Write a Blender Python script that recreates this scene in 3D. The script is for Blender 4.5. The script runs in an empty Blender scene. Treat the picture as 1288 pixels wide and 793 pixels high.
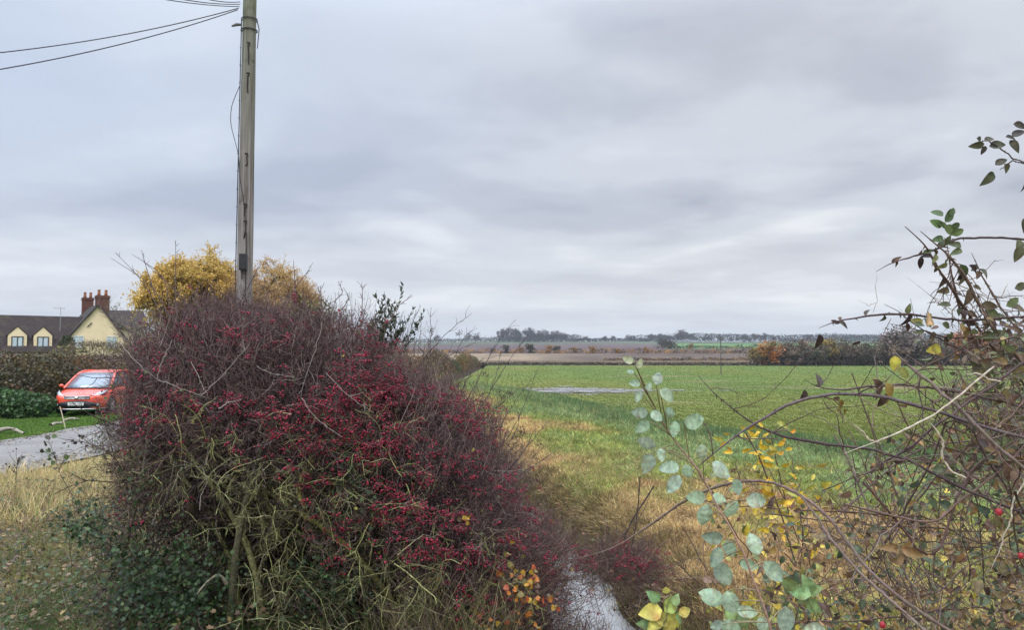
import bpy, math
import numpy as np
R = math.radians
rng = np.random.default_rng(11)
S = bpy.context.scene
COL = S.collection
F = 960.0                       # focal length in pixels of the 1288-wide photograph
CAMZ = 2.2
PITCH = math.atan((447-396.5)/F)
# ---------------------------------------------------------------- camera
cam = bpy.data.objects.new('camera', bpy.data.cameras.new('camera')); COL.objects.link(cam)
cam.location = (0, 0, CAMZ); cam.rotation_euler = (math.pi/2+PITCH, 0, 0)
cam.data.sensor_width = 36; cam.data.lens = 36*F/1288
cam.data.clip_start = .05; cam.data.clip_end = 20000
S.camera = cam
S.view_settings.view_transform = 'Standard'; S.view_settings.look = 'None'
S.view_settings.exposure = 0.0; S.view_settings.gamma = 1
S.view_settings.use_curve_mapping = False
S.cycles.max_bounces = 6; S.cycles.diffuse_bounces = 3; S.cycles.glossy_bounces = 3
S.cycles.transmission_bounces = 4; S.cycles.transparent_max_bounces = 6; S.cycles.volume_bounces = 0
S.cycles.use_adaptive_sampling = True; S.cycles.adaptive_threshold = .02
S.cycles.use_denoising = True
# ---------------------------------------------------------------- world: overcast sky
SUN_EL, SUN_AZ = 40, 200        # azimuth measured clockwise from +Y (view direction)
W = bpy.data.worlds.new('World'); S.world = W; W.use_nodes = True
nt = W.node_tree; nt.nodes.clear()
def nd(t, T, **k):
    n = t.nodes.new(T)
    for a, b in k.items(): setattr(n, a, b)
    return n
def ramp(t, fac, stops, interp='LINEAR'):
    r = nd(t, 'ShaderNodeValToRGB'); r.color_ramp.interpolation = interp
    e = r.color_ramp.elements
    while len(e) < len(stops): e.new(.5)
    for i, (p, c) in enumerate(stops):
        e[i].position = p; e[i].color = (*c, 1) if len(c) == 3 else c
    if fac is not None: t.links.new(fac, r.inputs[0])
    return r
def mth(t, op, a, b=None, c=None, clamp=False):
    m = nd(t, 'ShaderNodeMath', operation=op); m.use_clamp = clamp
    for i, v in enumerate((a, b, c)):
        if v is None: continue
        if isinstance(v, (int, float)): m.inputs[i].default_value = v
        else: t.links.new(v, m.inputs[i])
    return m.outputs[0]
def mix(t, fac, a, b, blend='MIX'):
    m = nd(t, 'ShaderNodeMix', data_type='RGBA', blend_type=blend)
    for i, v in ((0, fac), (6, a), (7, b)):
        if isinstance(v, (int, float)): m.inputs[i].default_value = v
        elif isinstance(v, tuple): m.inputs[i].default_value = (*v, 1)
        else: t.links.new(v, m.inputs[i])
    return m.outputs[2]
def noise(t, vec, scale, detail=4, rough=.5, dist=0.0):
    n = nd(t, 'ShaderNodeTexNoise'); n.inputs['Scale'].default_value = scale
    n.inputs['Detail'].default_value = detail; n.inputs['Roughness'].default_value = rough
    n.inputs['Distortion'].default_value = dist
    if vec is not None: t.links.new(vec, n.inputs['Vector'])
    return n.outputs['Fac']
tc = nd(nt, 'ShaderNodeTexCoord'); sx = nd(nt, 'ShaderNodeSeparateXYZ'); nt.links.new(tc.outputs['Generated'], sx.inputs[0])
el = mth(nt, 'MAXIMUM', sx.outputs[2], 0.0)
den = mth(nt, 'ADD', el, .10)
cx = mth(nt, 'DIVIDE', sx.outputs[0], den); cy = mth(nt, 'DIVIDE', sx.outputs[1], den)
cv = nd(nt, 'ShaderNodeCombineXYZ'); nt.links.new(cx, cv.inputs[0]); nt.links.new(cy, cv.inputs[1])
cv.inputs[2].default_value = 3.7
n1 = noise(nt, cv.outputs[0], .55, 3, .5, .3)
n2 = noise(nt, cv.outputs[0], 1.7, 4, .5, .2)
nn = mth(nt, 'ADD', mth(nt, 'MULTIPLY', n1, .7), mth(nt, 'MULTIPLY', n2, .3))
cloud = ramp(nt, nn, [(.38, (.40, .425, .51)), (.46, (.51, .535, .605)), (.53, (.63, .66, .72)), (.63, (.84, .86, .89))], 'EASE')
# the cloud base seen near the horizon is paler, then thins to a bluish strip just over the land
band = ramp(nt, el, [(0.0, (.52, .59, .68)), (.035, (.64, .675, .72)), (.09, (.84, .84, .85)), (.2, (.5, .5, .5))], 'EASE')
bf = ramp(nt, el, [(0.0, (.9,)*3), (.04, (.72,)*3), (.1, (.42,)*3), (.2, (0,)*3)], 'EASE')
c1 = mix(nt, bf.outputs[0], cloud.outputs[0], band.outputs[0])
# thinner bluish cloud high on the left
lf = mth(nt, 'MULTIPLY', mth(nt, 'SUBTRACT', .25, sx.outputs[0], clamp=True), mth(nt, 'MULTIPLY', el, 3.4, clamp=True), clamp=True)
c2 = mix(nt, lf, c1, (.54, .635, .80))
# overcast sky is brighter towards the zenith (above the frame)
gain = nd(nt, 'ShaderNodeMapRange'); nt.links.new(el, gain.inputs[0]); gain.interpolation_type = 'SMOOTHSTEP'
for i, v in enumerate((.36, .9, 1.0, 5.4)): gain.inputs[i+1].default_value = v
c3 = nd(nt, 'ShaderNodeVectorMath', operation='SCALE'); nt.links.new(c2, c3.inputs[0]); nt.links.new(gain.outputs[0], c3.inputs['Scale'])
sky = nd(nt, 'ShaderNodeTexSky'); sky.sky_type = 'NISHITA'; sky.sun_disc = False
sky.sun_elevation = R(SUN_EL); sky.sun_rotation = R(SUN_AZ); sky.air_density = 1; sky.dust_density = 2
b1 = nd(nt, 'ShaderNodeBackground'); b2 = nd(nt, 'ShaderNodeBackground'); add = nd(nt, 'ShaderNodeAddShader')
nt.links.new(sky.outputs[0], b1.inputs[0]); b1.inputs[1].default_value = .006
nt.links.new(c3.outputs[0], b2.inputs[0]); b2.inputs[1].default_value = 1.02
nt.links.new(b1.outputs[0], add.inputs[0]); nt.links.new(b2.outputs[0], add.inputs[1])
wo = nd(nt, 'ShaderNodeOutputWorld'); nt.links.new(add.outputs[0], wo.inputs[0])
sl = bpy.data.lights.new('sun', 'SUN'); sl.energy = 1.7; sl.angle = R(25); sl.color = (1, .96, .9)
so = bpy.data.objects.new('sun', sl); COL.objects.link(so)
so.rotation_euler = (R(90-SUN_EL), 0, R(180-SUN_AZ)); so.location = (0, -20, 40)

# ---------------------------------------------------------------- helpers
def at(px, py, Y):
    u = (px-644)/F; v = (396.5-py)/F
    y = math.cos(PITCH)-math.sin(PITCH)*v; z = math.sin(PITCH)+math.cos(PITCH)*v
    return np.array([u*Y/y, Y, CAMZ+z*Y/y])
def proj(P):
    P = np.asarray(P, float); d = P-np.array([0, 0, CAMZ])
    f = d[..., 1]*math.cos(PITCH)+d[..., 2]*math.sin(PITCH)
    v = -d[..., 1]*math.sin(PITCH)+d[..., 2]*math.cos(PITCH)
    return 644+F*d[..., 0]/f, 396.5-F*v/f
def _h(i, j, s):
    n = np.sin(i*127.1+j*311.7+s*74.7)*43758.5453
    return n-np.floor(n)
def vnoise(x, y, s=0):
    x = np.asarray(x, float); y = np.asarray(y, float)
    i = np.floor(x); j = np.floor(y); a = x-i; b = y-j
    a = a*a*(3-2*a); b = b*b*(3-2*b)
    return (_h(i, j, s)*(1-a)+_h(i+1, j, s)*a)*(1-b)+(_h(i, j+1, s)*(1-a)+_h(i+1, j+1, s)*a)*b
def fbm(x, y, s=0, o=3):
    t = 0; w = .5; tot = 0
    for k in range(o):
        t = t+w*vnoise(x*2**k, y*2**k, s+k*7); tot += w; w *= .5
    return t/tot
def nrm(v): return v/np.maximum(np.linalg.norm(v, axis=-1, keepdims=True), 1e-9)
def tag(o, label=None, cat=None, group=None, kind=None):
    if label: o['label'] = label
    if cat: o['category'] = cat
    if group: o['group'] = group
    if kind: o['kind'] = kind
    return o
def empty(name, loc=(0, 0, 0), rz=0):
    o = bpy.data.objects.new(name, None); COL.objects.link(o); o.location = loc; o.rotation_euler = (0, 0, rz)
    o.empty_display_size = .2
    return o
class MB:
    """collects vertices, faces (all of one size per block) and per-vertex colours, links them as ONE mesh object"""
    def __init__(s): s.V = []; s.F = []; s.C = []; s.n = 0; s.M = []
    def add(s, V, Fa, col=(.5, .5, .5), mi=0):
        V = np.asarray(V, float).reshape(-1, 3); Fa = np.asarray(Fa, int)
        col = np.asarray(col, float)
        if col.ndim == 1: col = np.repeat(col[None], len(V), 0)
        s.V.append(V); s.F.append(Fa+s.n); s.C.append(col); s.M.append(mi); s.n += len(V)
    def build(s, name, mat, parent=None, smooth=True, origin=None):
        V = np.concatenate(s.V); C = np.concatenate(s.C)
        if origin is not None: V = V-np.asarray(origin, float)
        me = bpy.data.meshes.new(name)
        me.vertices.add(len(V)); me.vertices.foreach_set('co', V.astype(np.float32).ravel())
        li = np.concatenate([f.ravel() for f in s.F])
        tot = np.concatenate([np.full(len(f), f.shape[1]) for f in s.F])
        st = np.concatenate([[0], np.cumsum(tot)[:-1]])
        me.loops.add(len(li)); me.loops.foreach_set('vertex_index', li.astype(np.int32))
        me.polygons.add(len(tot)); me.polygons.foreach_set('loop_start', st.astype(np.int32))
        mi = np.concatenate([np.full(len(f), m) for f, m in zip(s.F, s.M)])
        mats = mat if isinstance(mat, (list, tuple)) else [mat]
        for m in mats: me.materials.append(m)
        me.polygons.foreach_set('material_index', mi.astype(np.int32))
        me.polygons.foreach_set('use_smooth', np.full(len(tot), bool(smooth)))
        a = me.color_attributes.new('Col', 'FLOAT_COLOR', 'POINT')
        a.data.foreach_set('color', np.concatenate([C, np.ones((len(C), 1))], 1).astype(np.float32).ravel())
        me.update(calc_edges=True); me.validate()
        o = bpy.data.objects.new(name, me); COL.objects.link(o)
        if origin is not None: o.location = origin
        if parent is not None: o.parent = parent
        return o
    # ---- shapes
    def tubes(s, P, r, sides=3, col=(.1, .08, .07)):
        P = np.asarray(P, float)
        if P.ndim == 2: P = P[None]
        n, k, _ = P.shape
        r = np.broadcast_to(np.asarray(r, float), (n, k))
        T = nrm(np.gradient(P, axis=1))
        ref = nrm(rng.normal(size=(n, 1, 3))+.01)
        U = nrm(np.cross(T, np.broadcast_to(ref, T.shape))); Vv = np.cross(T, U)
        a = np.arange(sides)*2*np.pi/sides
        Q = P[:, :, None]+r[:, :, None, None]*(np.cos(a)[None, None, :, None]*U[:, :, None]+np.sin(a)[None, None, :, None]*Vv[:, :, None])
        idx = np.arange(n*k*sides).reshape(n, k, sides); nx = np.roll(idx, -1, axis=2)
        Fa = np.stack([idx[:, :-1], nx[:, :-1], nx[:, 1:], idx[:, 1:]], -1).reshape(-1, 4)
        col = np.asarray(col, float)
        if col.ndim == 1: C = np.broadcast_to(col, (n*k*sides, 3))
        elif col.ndim == 2: C = np.repeat(col, k*sides, 0)
        else: C = np.repeat(col.reshape(-1, 3), sides, 0)
        s.add(Q, Fa, C)
    def inst(s, tv, tf, pos, X, Y, Z, size, col, vm=None):
        """template vertices (m,3) with axes X,Y,Z (n,3) and size (n,) or (n,3)"""
        pos = np.asarray(pos, float); n = len(pos); m = len(tv)
        size = np.asarray(size, float)
        if size.ndim < 2: size = np.broadcast_to(size, (n,))[:, None]*np.ones((1, 3))
        t = tv[None]*size[:, None]
        Q = pos[:, None]+t[..., 0:1]*X[:, None]+t[..., 1:2]*Y[:, None]+t[..., 2:3]*Z[:, None]
        Fa = (tf[None]+(np.arange(n)*m)[:, None, None]).reshape(-1, tf.shape[1])
        col = np.asarray(col, float)
        if col.ndim == 1: col = np.broadcast_to(col, (n, 3))
        C = np.repeat(col, m, 0)
        if vm is not None: C = np.clip(C.reshape(n, m, 3)*vm, 0, .95).reshape(-1, 3)
        s.add(Q, Fa, C)
    def leaves(s, pos, d, nor, size, col, T='small', wid=1.0):
        d = nrm(np.asarray(d, float)); nor = np.asarray(nor, float)
        Yv = nrm(np.cross(nor, d)); Z = np.cross(d, Yv)
        size = np.broadcast_to(np.asarray(size, float), (len(pos),))
        tv, tf = LEAF[T]
        vm = None
        if T in ('oval', 'oval2', 'oval3', 'pointed', 'curl'):     # paler midrib, uneven blade, brown nibbled edges on some leaves
            n, m = len(pos), len(tv); mid = (np.abs(tv[:, 1]) < 1e-6)[None, :, None]
            vm = np.where(mid, 1.22, .95)*(1+.16*rng.normal(size=(n, m, 1)))*(1+.04*rng.normal(size=(n, m, 3)))
            bad = (rng.random((n, m, 1)) < .16) & (rng.random((n, 1, 1)) < .45) & ~mid; vm = np.where(bad, vm*np.array([.85, .55, .45]), vm)
        s.inst(tv, tf, pos, d, Yv, Z, np.stack([size, size*wid, size], 1), col, vm)
    def box(s, lo, hi, col=(.5, .5, .5)):
        x0, y0, z0 = lo; x1, y1, z1 = hi
        V = [(x0, y0, z0), (x1, y0, z0), (x1, y1, z0), (x0, y1, z0), (x0, y0, z1), (x1, y0, z1), (x1, y1, z1), (x0, y1, z1)]
        s.add(V, [(0, 3, 2, 1), (4, 5, 6, 7), (0, 1, 5, 4), (1, 2, 6, 5), (2, 3, 7, 6), (3, 0, 4, 7)], col)
        return s
    def prism(s, pts, a, b, axis=1, col=(.5, .5, .5)):
        """polygon pts (two coordinates) extruded along axis from a to b"""
        def mk(p, h):
            q = list(p); q.insert(axis, h); return q
        n = len(pts); V = [mk(p, a) for p in pts]+[mk(p, b) for p in pts]
        s.add(V, [list(range(n))[::-1]], col); base = s.n-2*n
        s.F.append(np.array([list(range(n, 2*n))])+base); s.M.append(0)
        s.F.append(np.array([(i, (i+1) % n, n+(i+1) % n, n+i) for i in range(n)])+base); s.M.append(0)
        # keep list lengths in step (faces only)
        return s
    def lathe(s, prof, c=(0, 0, 0), sides=16, axis=2, col=(.5, .5, .5)):
        prof = np.asarray(prof, float); a = np.arange(sides)*2*np.pi/sides
        r = prof[:, 0][:, None]; h = np.repeat(prof[:, 1][:, None], sides, 1)
        A = r*np.cos(a); B = r*np.sin(a)
        ax = [None]*3; ax[axis] = h; o = [i for i in range(3) if i != axis]; ax[o[0]] = A; ax[o[1]] = B
        V = np.stack(ax, -1)+np.asarray(c, float)
        k = len(prof); idx = np.arange(k*sides).reshape(k, sides); nx = np.roll(idx, -1, 1)
        s.add(V, np.stack([idx[:-1], nx[:-1], nx[1:], idx[1:]], -1).reshape(-1, 4), col)
        return s
def leaf_tpl(nseg, w, fold, droop, pw=.75, tip=1.0):
    t = np.linspace(0, 1, nseg+1)
    hw = w*np.sin(np.pi*t**pw)**tip
    V = []
    for i, ti in enumerate(t):
        z = -droop*ti*ti
        if i in (0, nseg): V.append((ti, 0, z))
        else: V += [(ti, hw[i], z+fold*hw[i]), (ti, 0, z), (ti, -hw[i], z+fold*hw[i])]
    Fc = []
    idx = [[0]]; c = 1
    for i in range(1, nseg): idx.append([c, c+1, c+2]); c += 3
    idx.append([c])
    for i in range(nseg):
        a, b = idx[i], idx[i+1]
        if len(a) == 1: Fc += [(a[0], b[1], b[0], b[0]), (a[0], b[2], b[1], b[1])]
        elif len(b) == 1: Fc += [(a[0], a[1], b[0], b[0]), (a[1], a[2], b[0], b[0])]
        else: Fc += [(a[0], a[1], b[1], b[0]), (a[1], a[2], b[2], b[1])]
    tri = []
    for f in Fc:
        if f[2] == f[3]: tri.append(f[:3])
        else: tri += [(f[0], f[1], f[2]), (f[0], f[2], f[3])]
    return np.array(V), np.array(tri)
LEAF = {'small': leaf_tpl(2, .3, .35, .1), 'blade': (np.array([(0, .5, 0), (0, -.5, 0), (.55, .35, -.04), (.55, -.35, -.04), (1, 0, -.25)]), np.array([(0, 1, 3), (0, 3, 2), (2, 3, 4)])),
        'oval': leaf_tpl(8, .33, .42, .20, .82, .62), 'pointed': leaf_tpl(6, .27, .45, .25, .7, .85), 'curl': leaf_tpl(6, .22, 1.1, .55, .8, .8),
        'wide': leaf_tpl(4, .5, .2, .15, .62, .7), 'oval2': leaf_tpl(8, .30, .6, -.12, .78, .72), 'oval3': leaf_tpl(8, .34, -.3, .34, .9, .7)}
def lobed():
    a = np.radians([0, 22, 40, 62, 90, 125, 180, 235, 270, 298, 320, 338]); r = np.array([.62, .36, .30, .52, .34, .44, .30, .44, .34, .52, .30, .36])
    V = [(.38, 0, 0)]+[(.38+q*np.cos(b_), q*np.sin(b_), .12*abs(np.sin(b_))*q) for q, b_ in zip(r, a)]
    return np.array(V), np.array([(0, i+1, (i+1) % 12+1) for i in range(12)])
LEAF['ivy'] = lobed()
# icosahedron for berries and hips
_p = (1+5**.5)/2
ICO_V = nrm(np.array([(-1, _p, 0), (1, _p, 0), (-1, -_p, 0), (1, -_p, 0), (0, -1, _p), (0, 1, _p), (0, -1, -_p), (0, 1, -_p), (_p, 0, -1), (_p, 0, 1), (-_p, 0, -1), (-_p, 0, 1)], float))
ICO_F = np.array([(0, 11, 5), (0, 5, 1), (0, 1, 7), (0, 7, 10), (0, 10, 11), (1, 5, 9), (5, 11, 4), (11, 10, 2), (10, 7, 6), (7, 1, 8), (3, 9, 4), (3, 4, 2), (3, 2, 6), (3, 6, 8), (3, 8, 9), (4, 9, 5), (2, 4, 11), (6, 2, 10), (8, 6, 7), (9, 8, 1)])
def grow(P0, D0, L, k=5, wander=.25, bias=(0, 0, 0)):
    P0 = np.asarray(P0, float); D = nrm(np.asarray(D0, float)); n = len(P0)
    L = np.broadcast_to(np.asarray(L, float), (n,)); b = np.asarray(bias, float)
    out = [P0]; P = P0
    for i in range(k-1):
        P = P+D*(L/(k-1))[:, None]; out.append(P)
        D = nrm(D+rng.normal(size=(n, 3))*wander+b)
    return np.stack(out, 1)
def shoots(P, per, lo=.15, hi=.95, spread=.9):
    """random side positions and directions along polylines P (n,k,3)"""
    n, k, _ = P.shape
    i = np.repeat(np.arange(n), per); t = rng.uniform(lo, hi, n*per)*(k-1)
    a = np.minimum(t.astype(int), k-2); f = (t-a)[:, None]
    q = P[i, a]*(1-f)+P[i, a+1]*f; d = nrm(P[i, a+1]-P[i, a])
    r = rng.normal(size=d.shape); r -= (r*d).sum(1, keepdims=True)*d
    return q, nrm(d*(1-spread*.45)+nrm(r)*spread), i
def jit(col, n, v=.2, hue=.06):
    c = np.asarray(col, float)
    if c.ndim == 1: c = np.repeat(c[None], n, 0)
    return np.clip(c*(1+rng.uniform(-v, v, (n, 1)))*(1+rng.uniform(-hue, hue, (n, 3))), .002, .95)
def pick(cols, n, p=None):
    cols = np.array(cols, float); return cols[rng.choice(len(cols), n, p=p)]
def rdir(n): return nrm(rng.normal(size=(n, 3)))
def along(pts, k):
    """resample a hand-placed polyline smoothly to k points"""
    pts = np.asarray(pts, float); d = np.r_[0, np.cumsum(np.linalg.norm(np.diff(pts, axis=0), axis=1))]
    t = np.linspace(0, d[-1], k); out = np.stack([np.interp(t, d, pts[:, i]) for i in range(3)], 1)
    for _ in range(2): out[1:-1] = (out[:-2]+2*out[1:-1]+out[2:])/4
    return out

# ---------------------------------------------------------------- materials
def base(name):
    m = bpy.data.materials.new(name); m.use_nodes = True; t = m.node_tree
    return m, t, t.nodes['Principled BSDF']
def setp(p, **k):
    for a, b in k.items():
        a = a.replace('_', ' ')
        if isinstance(b, tuple) and len(b) == 3: b = (*b, 1)
        p.inputs[a].default_value = b
def bump(t, p, h, strength=.3, dist=.02):
    b = nd(t, 'ShaderNodeBump'); b.inputs['Strength'].default_value = strength; b.inputs['Distance'].default_value = dist
    t.links.new(h, b.inputs['Height']); t.links.new(b.outputs[0], p.inputs['Normal'])
def veg(name, rough=.6, spec=.3, scale=40, var=.35, trans=0.0, obj=True):
    """colour comes from the mesh's own colour attribute, broken up by noise"""
    m, t, p = base(name)
    at_ = nd(t, 'ShaderNodeAttribute', attribute_name='Col'); g = nd(t, 'ShaderNodeNewGeometry')
    n = noise(t, g.outputs['Position'], scale, 3, .6)
    f = nd(t, 'ShaderNodeMapRange'); t.links.new(n, f.inputs[0])
    for i, v in enumerate((.3, .7, 1-var, 1+var)): f.inputs[i+1].default_value = v
    sc = nd(t, 'ShaderNodeVectorMath', operation='SCALE'); t.links.new(at_.outputs['Color'], sc.inputs[0]); t.links.new(f.outputs[0], sc.inputs['Scale'])
    t.links.new(sc.outputs[0], p.inputs['Base Color']); setp(p, Roughness=rough, Specular_IOR_Level=spec)
    if trans:
        tr = nd(t, 'ShaderNodeBsdfTranslucent'); t.links.new(sc.outputs[0], tr.inputs[0])
        mx = nd(t, 'ShaderNodeMixShader'); mx.inputs[0].default_value = trans
        t.links.new(p.outputs[0], mx.inputs[1]); t.links.new(tr.outputs[0], mx.inputs[2])
        t.links.new(mx.outputs[0], t.nodes['Material Output'].inputs[0])
    return m
M = {}
M['bark'] = veg('bark', .75, .2, 120, .35)
M['lichen_bark'] = veg('lichen_bark', .85, .15, 60, .5)
M['leaf'] = veg('leaf', .5, .35, 60, .25, .25)
M['pale_leaf'] = veg('pale_leaf', .65, .2, 150, .26, .2)
M['glossy_leaf'] = veg('glossy_leaf', .48, .3, 60, .3, .1)
M['grass'] = veg('grass', .65, .2, 6, .2, .3)
M['berry'] = veg('berry', .42, .35, 200, .2)
M['far_leaf'] = veg('far_leaf', .8, .1, .4, .3)
def plain(name, col, rough=.5, spec=.4, metal=0.0, var=.12, scale=8, bmp=0, stretch=None):
    m, t, p = base(name)
    tcn = nd(t, 'ShaderNodeTexCoord'); v = tcn.outputs['Object']
    if stretch:
        mp = nd(t, 'ShaderNodeMapping'); mp.inputs['Scale'].default_value = stretch; t.links.new(v, mp.inputs[0]); v = mp.outputs[0]
    n = noise(t, v, scale, 5, .6)
    a = tuple(c*(1-var) for c in col); b = tuple(min(1, c*(1+var)) for c in col)
    r = ramp(t, n, [(.3, a), (.7, b)]); t.links.new(r.outputs[0], p.inputs['Base Color'])
    setp(p, Roughness=rough, Specular_IOR_Level=spec, Metallic=metal)
    if bmp: bump(t, p, n, bmp)
    return m
# ================================================================ terrain
def ditch_x(y):
    return np.interp(y, [-60, 0, 8.3, 11.4, 14.2, 20, 30, 57, 100, 200], [3, 1.9, 1.12, .8, .38, -.8, -3.0, -6.0, -7.3, -7.8])
def edge_x(y):      # line where the sown crop begins, margin grass on the ditch side
    return np.interp(y, [-60, 0, 10, 18.5, 28, 57, 75, 110, 200], [60, 32, 20, 12.4, 6.6, .4, -5.2, -6.5, -7.0])
WATER = -1.15
def gz(x, y):
    x = np.asarray(x, float); y = np.asarray(y, float)
    u = x-ditch_x(y)
    hw = .33+.12*vnoise(y*.8, y*0, 3)+.10*vnoise(y*2.3, y*0, 5)
    zr = np.interp(np.maximum(u-hw, 0), [0, .15, .9, 1.5, 4, 30, 80], [-1.32, -1.1, -.62, -.52, -.5, -.55, -.6])
    zl = np.interp(np.maximum(-u-hw, 0), [0, .15, 1.2, 2.0, 6.5, 8.0, 9.0, 14.5, 15.5, 40], [-1.32, -1.05, -.1, .18, .15, .02, -.03, -.03, .06, .3])
    z = np.where(u > 0, zr, zl)
    z = z+(fbm(x*.9, y*.9, 1)-.5)*.14*np.clip((np.abs(u)-.5), 0, 1)+(fbm(x*4, y*4, 2)-.5)*.05
    near = np.clip((4.5-y)/2.0, 0, 1)*np.clip((y+12)/4, 0, 1)       # bank the photographer stands on
    z = np.maximum(z, z*(1-near)+near*.55)
    inroad = (x > -13.35) & (x < -8.95)
    z = np.where(inroad, -.05, z)
    return z
BROWN = np.array((.24, .15, .075)); STRAW = np.array((.42, .31, .14)); YG = np.array((.195, .225, .06)); GREEN = np.array((.085, .165, .04))
LUSH = np.array((.075, .14, .055)); CROP = np.array((.115, .162, .042)); MUD = np.array((.065, .048, .032)); BG = np.array((.155, .21, .09))
def lerp(a, b, t): return a*(1-t[..., None])+b*t[..., None]
def gcol(x, y):
    x = np.asarray(x, float); y = np.asarray(y, float)
    u = x-ditch_x(y); e = x-edge_x(y)+(fbm(x*.5, y*.5, 9)-.5)*1.5
    n = fbm(x*.8, y*.5, 21); n2 = np.clip((fbm(x*.35, y*.25, 33)-.5)*1.35+.5, 0, 1); n3 = fbm(x*2.5, y*2.5, 17)
    w = np.clip((edge_x(y)-ditch_x(y)), 2, 40); f = u/w                      # 0 at ditch .. 1 at crop
    sm = lambda v, a, b: np.clip((v-a)/(b-a), 0, 1)
    c = lerp(BROWN, STRAW, sm(n+.4*n3, .45, .9))
    c = lerp(c, YG, sm(n2+n*.5+f*1.35, .96, 1.25))
    c = lerp(c, BG*1.05, sm(n2*.8+f*1.3+n*.5, 1.12, 1.42)*.85)
    c = lerp(c, YG*1.1, sm(n3*.6+n, 1.0, 1.2)*.7)
    c = lerp(c, LUSH, sm(e, -1.5, -1.0)*sm(-e, -.5, 0)*sm(n, .35, .6)*.7*np.clip((70-y)/30, 0, 1))
    crop = lerp(CROP, np.array((.145, .165, .042)), sm(fbm(x*.06, y*.03, 40), .45, .7))
    crop = lerp(crop, np.array((.20, .17, .09)), sm(fbm(x*.05, y*.09, 41), .66, .76)*.6)
    crop = lerp(crop, np.array((.24, .20, .12)), np.exp(-((y-63-.04*x)/2.2)**2)*sm(x, 20, 26)*sm(-x, -60, -50)*sm(n2, .3, .6)*.9)
    crop = lerp(crop, np.array((.15, .125, .08)), np.exp(-((y-58)/5)**2)*np.exp(-((x-4)/6.5)**2)*.95)
    c = lerp(c, crop, sm(e, .1, .7))
    c = lerp(c, MUD, sm(-u, -1.35, -.95)*(u > 0))
    # verge side
    v = lerp(np.array((.13, .115, .05)), np.array((.30, .23, .09)), sm(n, .4, .65)); v = lerp(v, np.array((.06, .10, .03)), sm(n2, .5, .62))
    v = lerp(v, np.array((.07, .17, .028)), sm(-x, 13.2, 13.8)*sm(y, 0, 1))
    v = lerp(v, MUD, sm(u, -1.6, -1.0))
    return np.where((u > 0)[..., None], c, v)
def gridmesh(name, X, Y, mat, kind='structure'):
    Z = gz(X, Y); ny, nx = X.shape
    idx = np.arange(nx*ny).reshape(ny, nx)
    m = MB(); m.add(np.stack([X, Y, Z], -1), np.stack([idx[:-1, :-1], idx[:-1, 1:], idx[1:, 1:], idx[1:, :-1]], -1).reshape(-1, 4), gcol(X, Y).reshape(-1, 3))
    return tag(m.build(name, mat), kind=kind)
def soil_mat(name, sc1=30, sc2=3):
    m, t, p = base(name)
    a = nd(t, 'ShaderNodeAttribute', attribute_name='Col'); g = nd(t, 'ShaderNodeNewGeometry')
    mp = nd(t, 'ShaderNodeMapping'); mp.inputs['Scale'].default_value = (1, .45, 1); t.links.new(g.outputs['Position'], mp.inputs[0])
    n = noise(t, mp.outputs[0], sc1, 4, .7); n2_ = noise(t, mp.outputs[0], sc2, 4, .6); n3_ = noise(t, mp.outputs[0], .12, 3, .5)
    s = mth(t, 'ADD', mth(t, 'ADD', mth(t, 'MULTIPLY', n, 1.2), mth(t, 'MULTIPLY', n2_, .7)), mth(t, 'MULTIPLY', n3_, .4))
    f = nd(t, 'ShaderNodeMapRange'); t.links.new(s, f.inputs[0])
    for i, v in enumerate((.8, 1.5, .55, 1.35)): f.inputs[i+1].default_value = v
    sc = nd(t, 'ShaderNodeVectorMath', operation='SCALE'); t.links.new(a.outputs['Color'], sc.inputs[0]); t.links.new(f.outputs[0], sc.inputs['Scale'])
    t.links.new(sc.outputs[0], p.inputs['Base Color']); setp(p, Roughness=.9, Specular_IOR_Level=.1)
    bump(t, p, n, .6, .05)
    return m
M['soil'] = soil_mat('turf_and_soil')
yl = np.r_[np.arange(-60, -2, 4), np.arange(-2, 26, .16), np.arange(26, 70, .6), np.arange(70, 206, 3)]
ur = np.r_[np.arange(0, 2.4, .08), np.arange(2.4, 16, .25), np.arange(16, 60, 1.2), np.arange(60, 360, 8)]
ul = -np.r_[np.arange(0, 2.8, .1), np.arange(2.8, 20, .35), np.arange(20, 60, 2), np.arange(60, 360, 15)][::-1]
Yg, Ug = np.meshgrid(yl, ur, indexing='ij'); gridmesh('field', Ug+ditch_x(Yg), Yg, M['soil'])
Yg, Ug = np.meshgrid(yl, ul, indexing='ij'); gridmesh('verge_ground', Ug+ditch_x(Yg), Yg, M['soil'])
# ditch water
m, t, p = base('ditch_water'); g = nd(t, 'ShaderNodeNewGeometry'); n = noise(t, g.outputs['Position'], 2.5, 2, .5)
setp(p, Base_Color=(.40, .40, .39), Metallic=.40, Roughness=.13, IOR=1.33, Specular_IOR_Level=.9); bump(t, p, n, .006, .01); M['water'] = m
yy = np.arange(3.2, 30, .5); wv = MB(); V = np.stack([np.stack([ditch_x(yy)-1.1, yy, yy*0+WATER], 1), np.stack([ditch_x(yy)+1.1, yy, yy*0+WATER], 1)], 1)
k = len(yy); wv.add(V, [(2*i, 2*i+1, 2*i+3, 2*i+2) for i in range(k-1)]); tag(wv.build('ditch_water', M['water']), kind='structure')
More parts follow.
